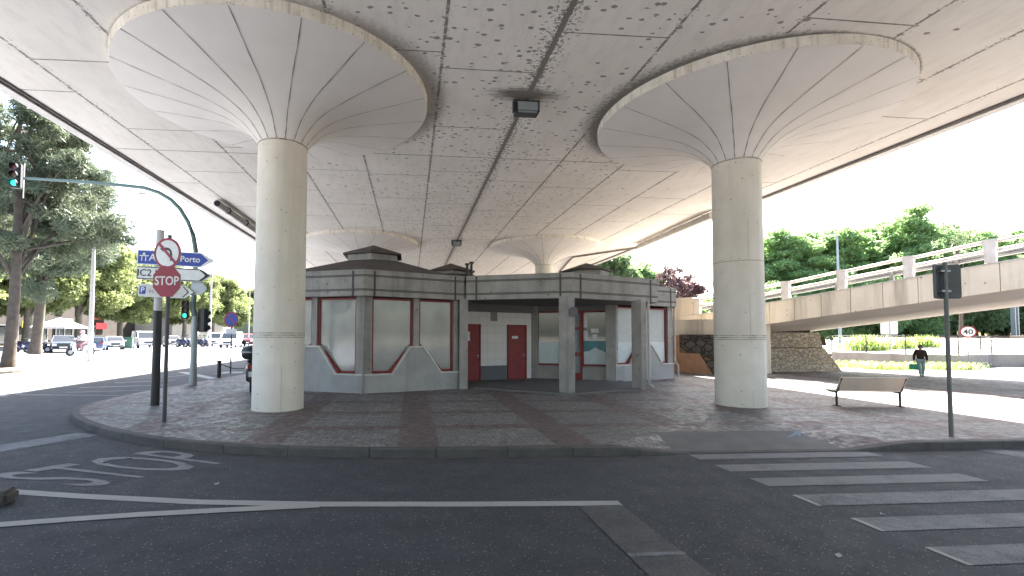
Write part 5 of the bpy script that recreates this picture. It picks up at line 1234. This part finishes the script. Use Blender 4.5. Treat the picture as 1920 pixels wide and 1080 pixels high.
s_ = ht/1.73; bag = empty('shopping_bag', (q.x, q.y, ZP), yawm+.15, 'green plastic shopping bag hanging from the walking man right hand', 'bag'); bag.scale = (s_,)*3
hb = Vector((-.30, -.10, .80)); mb = MB(); mb.prism([(-.17, -.06), (.17, -.06), (.19, 0), (.17, .06), (-.17, .06), (-.19, 0)], -.42, -.12); o = mb.build('bag_body', simple('green_plastic', (.02, .33, .22), .4), bag, True, .02); o.location = hb
mb = MB()
for sg in (-1, 1): mb.tube([(-.1, sg*.04, -.13), (-.03, sg*.02, -.01), (.03, sg*.02, -.01), (.1, sg*.04, -.13)], .012, 6)
o = mb.build('bag_handle', simple('green_plastic', (.02, .33, .22), .4), bag); o.location = hb

# ------------------------------------------------------------------ vehicles
glass_car = simple('car_glass', (.03, .035, .04), .06, 0, .8, spec=.8); tyre = black_rubber
head_m = simple('headlight', (.6, .62, .62), .15); tail_m = simple('tail_light', (.35, .02, .02), .3); plate_m = simple('plate_white', (.6, .6, .58), .5)
def body_paint(n, c): return varied(n, c, tuple(x*.9 for x in c), .25, 2, .1, spec=.6)
def car(name, label, cat, kind, paint, group=None):
    T = empty(name, (0, 0, 0), 0, label, cat, group)
    if kind == 'saloon': L_, W_, Hh = 4.45, 1.75, 1.45; low = [(-2.22, .45, .35), (-2.2, .82, .3), (-1.2, .92, .25), (0, .95, .22), (1.3, .95, .22), (2.1, .9, .28), (2.22, .6, .35)]; gh = [(-1.15, .92), (-.42, 1.40), (.55, 1.45), (1.15, 1.30), (1.75, .94)]
    elif kind == 'hatch': L_, W_, Hh = 4.1, 1.75, 1.5; low = [(-2.05, .45, .35), (-2.02, .82, .3), (-1.05, .95, .25), (0, .97, .22), (1.5, 1.0, .22), (2.0, .95, .28), (2.05, .6, .35)]; gh = [(-1.1, .94), (-.4, 1.42), (.8, 1.48), (1.5, 1.38), (1.98, .98)]
    else: L_, W_, Hh = 4.9, 1.9, 1.95; low = [(-2.45, .5, .35), (-2.42, .95, .3), (-1.6, 1.1, .25), (0, 1.15, .25), (1.5, 1.15, .25), (2.4, 1.15, .28), (2.45, .6, .35)]; gh = [(-1.65, 1.1), (-.85, 1.82), (-.3, 1.93), (2.2, 1.93), (2.42, 1.15)]
    hw = W_/2; mb = MB()
    # lower body: sections along y (front = -y), each a rounded 8-gon
    vs = []
    for y, zt_, zb_ in low:
        e_ = .86 if abs(y) > L_/2-.1 else 1
        vs += [(-hw*e_*.92, y, zb_), (hw*e_*.92, y, zb_), (hw*e_, y, zb_+.18), (hw*e_, y, (zt_+zb_)/2+.12), (hw*e_*.94, y, zt_-.02), (hw*e_*.7, y, zt_+.02), (-hw*e_*.7, y, zt_+.02), (-hw*e_*.94, y, zt_-.02), (-hw*e_, y, (zt_+zb_)/2+.12), (-hw*e_, y, zb_+.18)]
    k = 10; n = len(low)
    mb.add(vs, [(i*k+j, i*k+(j+1) % k, (i+1)*k+(j+1) % k, (i+1)*k+j) for i in range(n-1) for j in range(k)]+[list(range(k)), [(n-1)*k+j for j in range(k)]])
    body = mb.build('body', paint, T, True)
    # greenhouse in glass, roof and pillars in paint
    g = gh; tw = .76 if kind != 'van' else .86
    wid = [hw*.93]+[hw*tw]*(len(g)-2)+[hw*.9]
    vs = []
    for (y, z), w_ in zip(g, wid): vs += [(-w_, y, z), (w_, y, z)]
    base = [(-hw*.93, g[0][0], g[0][1]-.02), (hw*.93, g[0][0], g[0][1]-.02), (-hw*.93, g[-1][0], g[0][1]-.02), (hw*.93, g[-1][0], g[0][1]-.02)]
    mb = MB(); m_ = len(g)
    mb.add(vs, [(2*i, 2*i+1, 2*i+3, 2*i+2) for i in range(m_-1)]); 
    zb_ = g[0][1]-.02
    left = [(-wid[i], g[i][0], g[i][1]) for i in range(m_)]
    lower = [(-hw*.93, g[-1][0], zb_), (-hw*.93, g[0][0], zb_)]
    mb.add(left+lower, [list(range(m_+2))]); mb.add([(-x, y, z) for x, y, z in left+lower], [list(range(m_+2))[::-1]])
    mb.build('windows', glass_car, T)
    mb = MB(); i0, i1 = 1, m_-2
    rp_ = [(sx*wid[i]*1.0, g[i][0], g[i][1]+.012) for i in range(i0, i1+1) for sx in (-1, 1)]
    nn_ = i1-i0+1
    mb.add(rp_, [(2*i, 2*i+1, 2*i+3, 2*i+2) for i in range(nn_-1)])
    for sx in (-1, 1):
        for i in range(i0, i1): mb.tube([(sx*wid[i], g[i][0], g[i][1]), (sx*wid[i+1], g[i+1][0], g[i+1][1])], .04, 6)
        mb.tube([(sx*wid[0], g[0][0], g[0][1]), (sx*wid[1], g[1][0], g[1][1])], .035, 6); mb.tube([(sx*wid[-1], g[-1][0], g[-1][1]), (sx*wid[-2], g[-2][0], g[-2][1])], .06, 6)
        ym = .15; mb.tube([(sx*hw*.94, ym, zb_), (sx*hw*tw*1.01, ym, g[1][1]+.02)], .035, 6)
        if kind == 'van': mb.add([(sx*(hw*.945), .6, zb_), (sx*(hw*.945), 2.35, zb_), (sx*(hw*tw+.01), 2.2, 1.92), (sx*(hw*tw+.01), .6, 1.92)], [(0, 1, 2, 3)])
    mb.build('roof', paint, T, True)
    wr = .31 if kind != 'van' else .34
    for yy in (-L_/2+.85, L_/2-.85):
        for sx in (-1, 1):
            w_ = MB().tube([(sx*(hw-.2), yy, wr), (sx*(hw-.0), yy, wr)], wr, 20).build('wheel', tyre, T, True)
            MB().tube([(sx*(hw-.01), yy, wr), (sx*(hw+.012), yy, wr)], wr*.62, 14).build('rim', grey_metal, w_)
    for sx in (-1, 1):
        y = -L_/2; MB().box(sx*hw*.5, sx*hw*.84, y-.03, y+.12, .62, .78).build('headlight', head_m, T, bevel=.02)
        MB().box(sx*hw*.6, sx*hw*.84, L_/2-.1, L_/2+.025, .7, .9).build('tail_light', tail_m, T)
        MB().box(sx*(hw-.02), sx*(hw+.18), g[0][0]+.25, g[0][0]+.4, zb_+.03, zb_+.17).build('mirror', paint, T, bevel=.02)
    MB().box(-hw*.45, hw*.45, -L_/2-.035, -L_/2+.05, .56, .74).build('grille', dark_metal, T)
    MB().box(-.26, .26, -L_/2-.05, -L_/2-.03, .42, .53).build('number_plate', plate_m, T)
    MB().box(-hw*.84, hw*.84, -L_/2-.02, -L_/2+.06, .30, .42).build('bumper', dark_metal, T)
    return T
def put(T, px, pyb, rz_, s, D=None):
    q = at(px, pyb, 0); T.location = (q.x, q.y, 0); T.rotation_euler.z = R(rz_); T.scale = (s,)*3; return T
GP = 'cars parked along the far side of the street'
dark_blue = body_paint('slate_blue_paint', (.07, .09, .13)); white_car = body_paint('white_car_paint', (.7, .7, .7)); blue_p = body_paint('mid_blue_paint', (.06, .09, .17)); red_p = body_paint('dark_red_paint', (.3, .03, .04)); silver = body_paint('silver_paint', (.4, .42, .44))
put(car('parked_car', 'dark slate blue parked saloon behind the motorcycles', 'car', 'saloon', dark_blue, GP), 118, 660.5, 35, 1.28)
put(car('parked_car', 'blue parked hatchback half hidden by the double armed lamp post', 'car', 'hatch', blue_p, GP), 182, 657, 205, 1.12)
put(car('parked_car', 'white parked saloon between the lamp post and the green bin', 'car', 'saloon', white_car, GP), 213, 655.5, 35, 1.2)
vn = put(car('parked_van', 'white parked van with dark windscreen right of the green bin', 'van', 'van', white_car, GP), 270, 652, 38, 1.3)
put(car('parked_car', 'small teal silver car parked between the sign poles', 'car', 'hatch', silver, GP), 322, 650, 35, 1.25)
def car_copy(src, name, px, py, rz_, s, lb, cat, grp):
    c = copy_tree(src); c['label'] = lb; c['category'] = cat; c['group'] = grp; put(c, px, py, rz_, s); return c
GR = 'vehicles coming down the far street'
car_copy(vn, 'x', 405, 649, 10, 1.25, 'white van just left of the no parking sign, behind the lamp post', 'van', GR)
car_copy(vn, 'x', 434, 651.5, 8, 1.28, 'white van seen from the front behind the no parking sign', 'van', GR)
put(car('red_car', 'dark red car behind the slimmest lamp post by the left front column', 'car', 'hatch', red_p, GR), 468, 649.5, 8, 1.5)
# motorcycles / scooters
def wheel_on(parent, y, r, wdt=.1):
    w_ = MB().tube([(-wdt/2, y, r), (wdt/2, y, r)], r, 22).build('wheel', tyre, parent, True); MB().tube([(-wdt/2-.01, y, r), (wdt/2+.01, y, r)], r*.55, 14).build('rim', galv, w_)
def scooter(label, paint, topbox=True, group=None, name='scooter'):
    T = empty(name, (0, 0, 0), 0, label, 'scooter', group)
    wheel_on(T, -.65, .25, .11); wheel_on(T, .62, .25, .12)
    MB().tube([(0, -.64, .25), (0, -.55, .6), (0, -.42, 1.0)], [.035, .03, .03], 8).build('fork', dark_metal, T, True)
    MB().tube([(-.34, -.36, 1.02), (0, -.42, 1.0), (.34, -.36, 1.02)], .018, 8).build('handlebar', dark_metal, T, True)
    mb = MB(); sec = [(-.56, .50, .12, .30), (-.45, .55, .22, .42), (-.33, .30, .22, .12), (0, .26, .2, .1), (.15, .5, .2, .34), (.5, .58, .19, .30), (.85, .66, .12, .16)]
    vs = []
    for y, zc_, w_, h_ in sec: vs += [(w_*math.cos(a_), y, zc_+h_*.7*math.sin(a_)) for a_ in [2*PI*i/12 for i in range(12)]]
    mb.add(vs, [(i*12+j, i*12+(j+1) % 12, (i+1)*12+(j+1) % 12, (i+1)*12+j) for i in range(len(sec)-1) for j in range(12)]+[list(range(12)), [(len(sec)-1)*12+j for j in range(12)]]); mb.build('body', paint, T, True)
    MB().box(-.15, .15, .0, .72, .74, .84).build('seat', black_rubber, T, bevel=.04)
    MB().box(-.1, .1, -.56, -.44, .80, .95).build('headlight', head_m, T, bevel=.03)
    MB().box(-.09, .09, .84, .90, .62, .72).build('tail_light', tail_m, T, bevel=.01)
    MB().box(-.09, .09, .90, .93, .42, .55).build('number_plate', plate_m, T)
    for sx in (-1, 1): MB().tube([(sx*.22, -.4, 1.02), (sx*.3, -.42, 1.22)], .01, 6).build('mirror_arm', dark_metal, T); MB().tube([(sx*.3, -.41, 1.26), (sx*.3, -.44, 1.26)], .06, 12).build('mirror', dark_metal, T)
    if topbox: 
        b_ = MB().lathe([(.001, 0), (.2, .0), (.26, .06), (.28, .16), (.28, .20), (.24, .30), (.14, .345), (.001, .36)], n=28).build('top_box', simple('box_black', (.02, .02, .022), .35), T, True); b_.location = (0, .82, .86)
        MB().lathe([(.283, .165), (.285, .18), (.283, .195)], n=28).build('band', galv, b_)
        MB().tube([(0, .70, .8), (0, .82, .87)], .06, 6).build('rack', dark_metal, T)
    return T
sm = scooter('dark scooter with a round black top box behind the left front column', simple('scooter_dark', (.03, .03, .035), .3)); q = at(463, 728, ZP); sm.location = (-5.52, 17.7, ZP); sm.rotation_euler.z = R(205); sm.scale = (1.3,)*3
sm.rotation_euler.z = R(-25); sm.location = (-5.42, 17.0, ZP); sm.rotation_euler.z = R(180+15)
GS = 'motorcycles parked along the street'
ms = scooter('dark motorcycle parked beside the pine trunk', simple('moto_blue', (.03, .04, .09), .3), False, GS, 'motorcycle'); ms['category'] = 'motorcycle'; put(ms, 44, 661.5, 75, 1.5)
for i, (px, py, rz_, s_, lb) in enumerate([(70, 661.5, 100, 1.45, 'dark motorcycle parked in front of the slate blue saloon'), (341, 651, 60, 1.55, 'leftmost motorcycle of the far parked row'), (350, 651, 50, 1.5, 'second motorcycle of the far parked row, left of the mast'), (374, 650.5, 60, 1.5, 'motorcycle of the far row just right of the mast'), (383, 650.5, 50, 1.5, 'last motorcycle of the far row, before the slim lamp post')]):
    c = copy_tree(ms); c['label'] = lb; put(c, px, py, rz_, s_)
# rider on a white scooter crossing the bright street
rsc = scooter('pale scooter ridden along the bright street', simple('scooter_white', (.6, .6, .62), .3), False); put(rsc, 151, 667, -25, 1.42)
sit = dict(pel=(0, .28, .88), waist=(0, .24, 1.02), chest=(0, .16, 1.24), neck=(0, .10, 1.40), head0=(0, .08, 1.46), head1=(0, .06, 1.56), head2=(0, .06, 1.64),
           lsh=(.19, .14, 1.34), lel=(.27, -.06, 1.14), lwr=(.3, -.28, 1.05), lha=(.31, -.34, 1.04), rsh=(-.19, .14, 1.34), rel=(-.27, -.06, 1.14), rwr=(-.3, -.28, 1.05), rha=(-.31, -.34, 1.04),
           lhi=(.1, .26, .86), lkn=(.17, -.14, .78), lan=(.16, -.08, .38), lto=(.16, -.24, .33), rhi=(-.1, .26, .86), rkn=(-.17, -.14, .78), ran=(-.16, -.08, .38), rto=(-.16, -.24, .33))
q = Vector(rsc.location)
person(tuple(q), R(-25), 'person in pale clothes and a pinkish helmet riding the pale scooter', sit, simple('pale_jacket', (.55, .52, .53), .8), simple('rose_trousers', (.3, .16, .17), .8), simple('shoe_black', (.02, .02, .02), .5), s=1.42, helmet=simple('helmet_pink', (.5, .34, .38), .3))

# ------------------------------------------------------------------ shops across the street
sh = empty('shop_building', (-62, 60, .15), 0, 'long row of shops, fronts coloured dark as tree shade, with red signs behind the plane trees', 'building')
so = Vector((-62, 60, .15)); facade = varied('shop_facade', (.07, .06, .055), (.045, .04, .038), .85, .5); facade2 = varied('shop_upper', (.13, .12, .10), (.1, .09, .08), .85, .4)  # shade of the plane trees put into these dark wall colours
MB().box(-20, 0, -40, 53, 0, 8.2).build('ground_floor', facade, sh); MB().box(-20, -.4, -40, 53, 8.2, 13).build('upper_floors', facade2, sh)
for y in range(-38, 40, 6):
    w_ = MB().box(0.01, .12, y, y+4.2, .4, 3.2).build('shop_window', glass_car, sh)
    mb = MB()
    for yy in (y, y+2.1, y+4.1): mb.box(.121, .2, yy, yy+.1, .4, 3.2)
    mb.box(.121, .2, y, y+4.2, 3.15, 3.25); mb.build('window_frame', grey_metal, w_)
for y in range(-37, 40, 5):
    for z in (5.2, 10.0): w_ = MB().box(*((.01, .08) if z < 8 else (-.39, -.3)), y, y+1.6, z, z+1.7).build('upper_window', glass_car, sh)
def shop_sign(px0, px1, py0, py1, mat, name='shop_sign'):
    r0 = hray(px0, py1); r1 = hray(px1, py0); X = -61.75; t0_ = X/r0.x; t1_ = X/r1.x
    a_ = Vector((0, 0, CH))+r0*t0_; b__ = Vector((0, 0, CH))+r1*t1_
    return MB().box(X-so.x, X-so.x+.1, a_.y-so.y, b__.y-so.y, a_.z-so.z, b__.z-so.z).build(name, mat, sh), a_, b__
shop_red = simple('shop_red', (.3, .015, .025), .5); shop_yellow = simple('shop_yellow', (.55, .36, .05), .5)
o, a_, b__ = shop_sign(175, 190, 585, 599, shop_red); t_ = text_obj('V', 1.2, sign_white, o, 'shop_mark', .01, bold=.03); t_.rotation_euler = (R(90), 0, R(90)); t_.location = (.37, (a_.y+b__.y)/2-so.y, (a_.z+b__.z)/2-so.z)
o, a_, b__ = shop_sign(191, 203, 587, 598, simple('shop_wine', (.2, .02, .04), .5))
shop_sign(179, 200, 606, 617, shop_red); shop_sign(268, 282, 592, 604, shop_red); shop_sign(40, 55, 602, 614, shop_yellow); shop_sign(114, 136, 598, 607, simple('shop_white', (.5, .52, .5), .5))
o = MB().box(-66, -54, 112, 150, .15, 8).build('pale_building', varied('pale_wall', (.5, .47, .42), (.42, .39, .35), .85, .3, world=True)); 
tag(o, 'pale plain building wall behind the far motorcycles and the mast', 'building')
o = MB().box(-52, -20, 260, 275, .0, 12).build('glass_building', simple('green_glass_front', (.35, .45, .42), .4)); tag(o, 'pale green fronted building closing the far end of the street', 'building')
# parasol, bin, terrace
q = at(120, 656, 0); pr_s = empty('parasol', (-43.0, 60.5, .1), 0, 'large white cafe parasol behind the slate blue saloon', 'parasol')
q = aty(112, 612, 60.5); pr_s.location = (q.x, 60.5, .1)
MB().tube([(0, 0, 0), (0, 0, 3.9)], .05, 8).build('pole', galv, pr_s); mb = MB(); e = [(2.7*math.cos(R(45+90*i))*1.0, 2.7*math.sin(R(45+90*i)), 2.8) for i in range(4)]
mb.add(e+[(0, 0, 3.9)]+[(x, y, z-.2) for x, y, z in e], [(0, 1, 4), (1, 2, 4), (2, 3, 4), (3, 0, 4), (0, 5, 6, 1), (1, 6, 7, 2), (2, 7, 8, 3), (3, 8, 5, 0)]); mb.build('canopy', simple('canopy_white', (.6, .6, .58), .8), pr_s)
q = at(238, 655, 0); bi = empty('waste_bin', (q.x, q.y, 0), .3, 'dark green waste container between the white saloon and the white van', 'bin')
MB().box(-.65, .65, -.5, .5, .2, 1.5).build('bin_body', simple('bin_green', (.03, .09, .06), .6), bi, bevel=.06); MB().box(-.7, .7, -.55, .55, 1.502, 1.65).build('lid', simple('bin_green', (.03, .09, .06), .6), bi, bevel=.05)
for sx in (-.5, .5):
    for sy in (-.4, .4): MB().tube([(sx-.04, sy, .1), (sx+.04, sy, .1)], .1, 12).build('wheel', tyre, bi)
# distant hills
mb = MB(); n = 60; vs = []
for i in range(n+1): x = -700+1500*i/n; vs += [(x, 620, -1), (x, 640, 22+16*math.sin(i*.35)+8*math.sin(i*.9))]
mb.add(vs, [(2*i, 2*i+2, 2*i+3, 2*i+1) for i in range(n)]); mb.add([(-700, 620, -1), (800, 620, -1), (800, 900, -1), (-700, 900, -1)], [(0, 1, 2, 3)])
mb.add([v for v in vs[1::2]]+[(v[0], 900, v[2]) for v in vs[1::2]], [(i, i+1, n+2+i, n+1+i) for i in range(n)])
tag(mb.build('hills', varied('hill_green', (.07, .09, .05), (.1, .11, .07), .95, .01, world=True)), kind='structure')
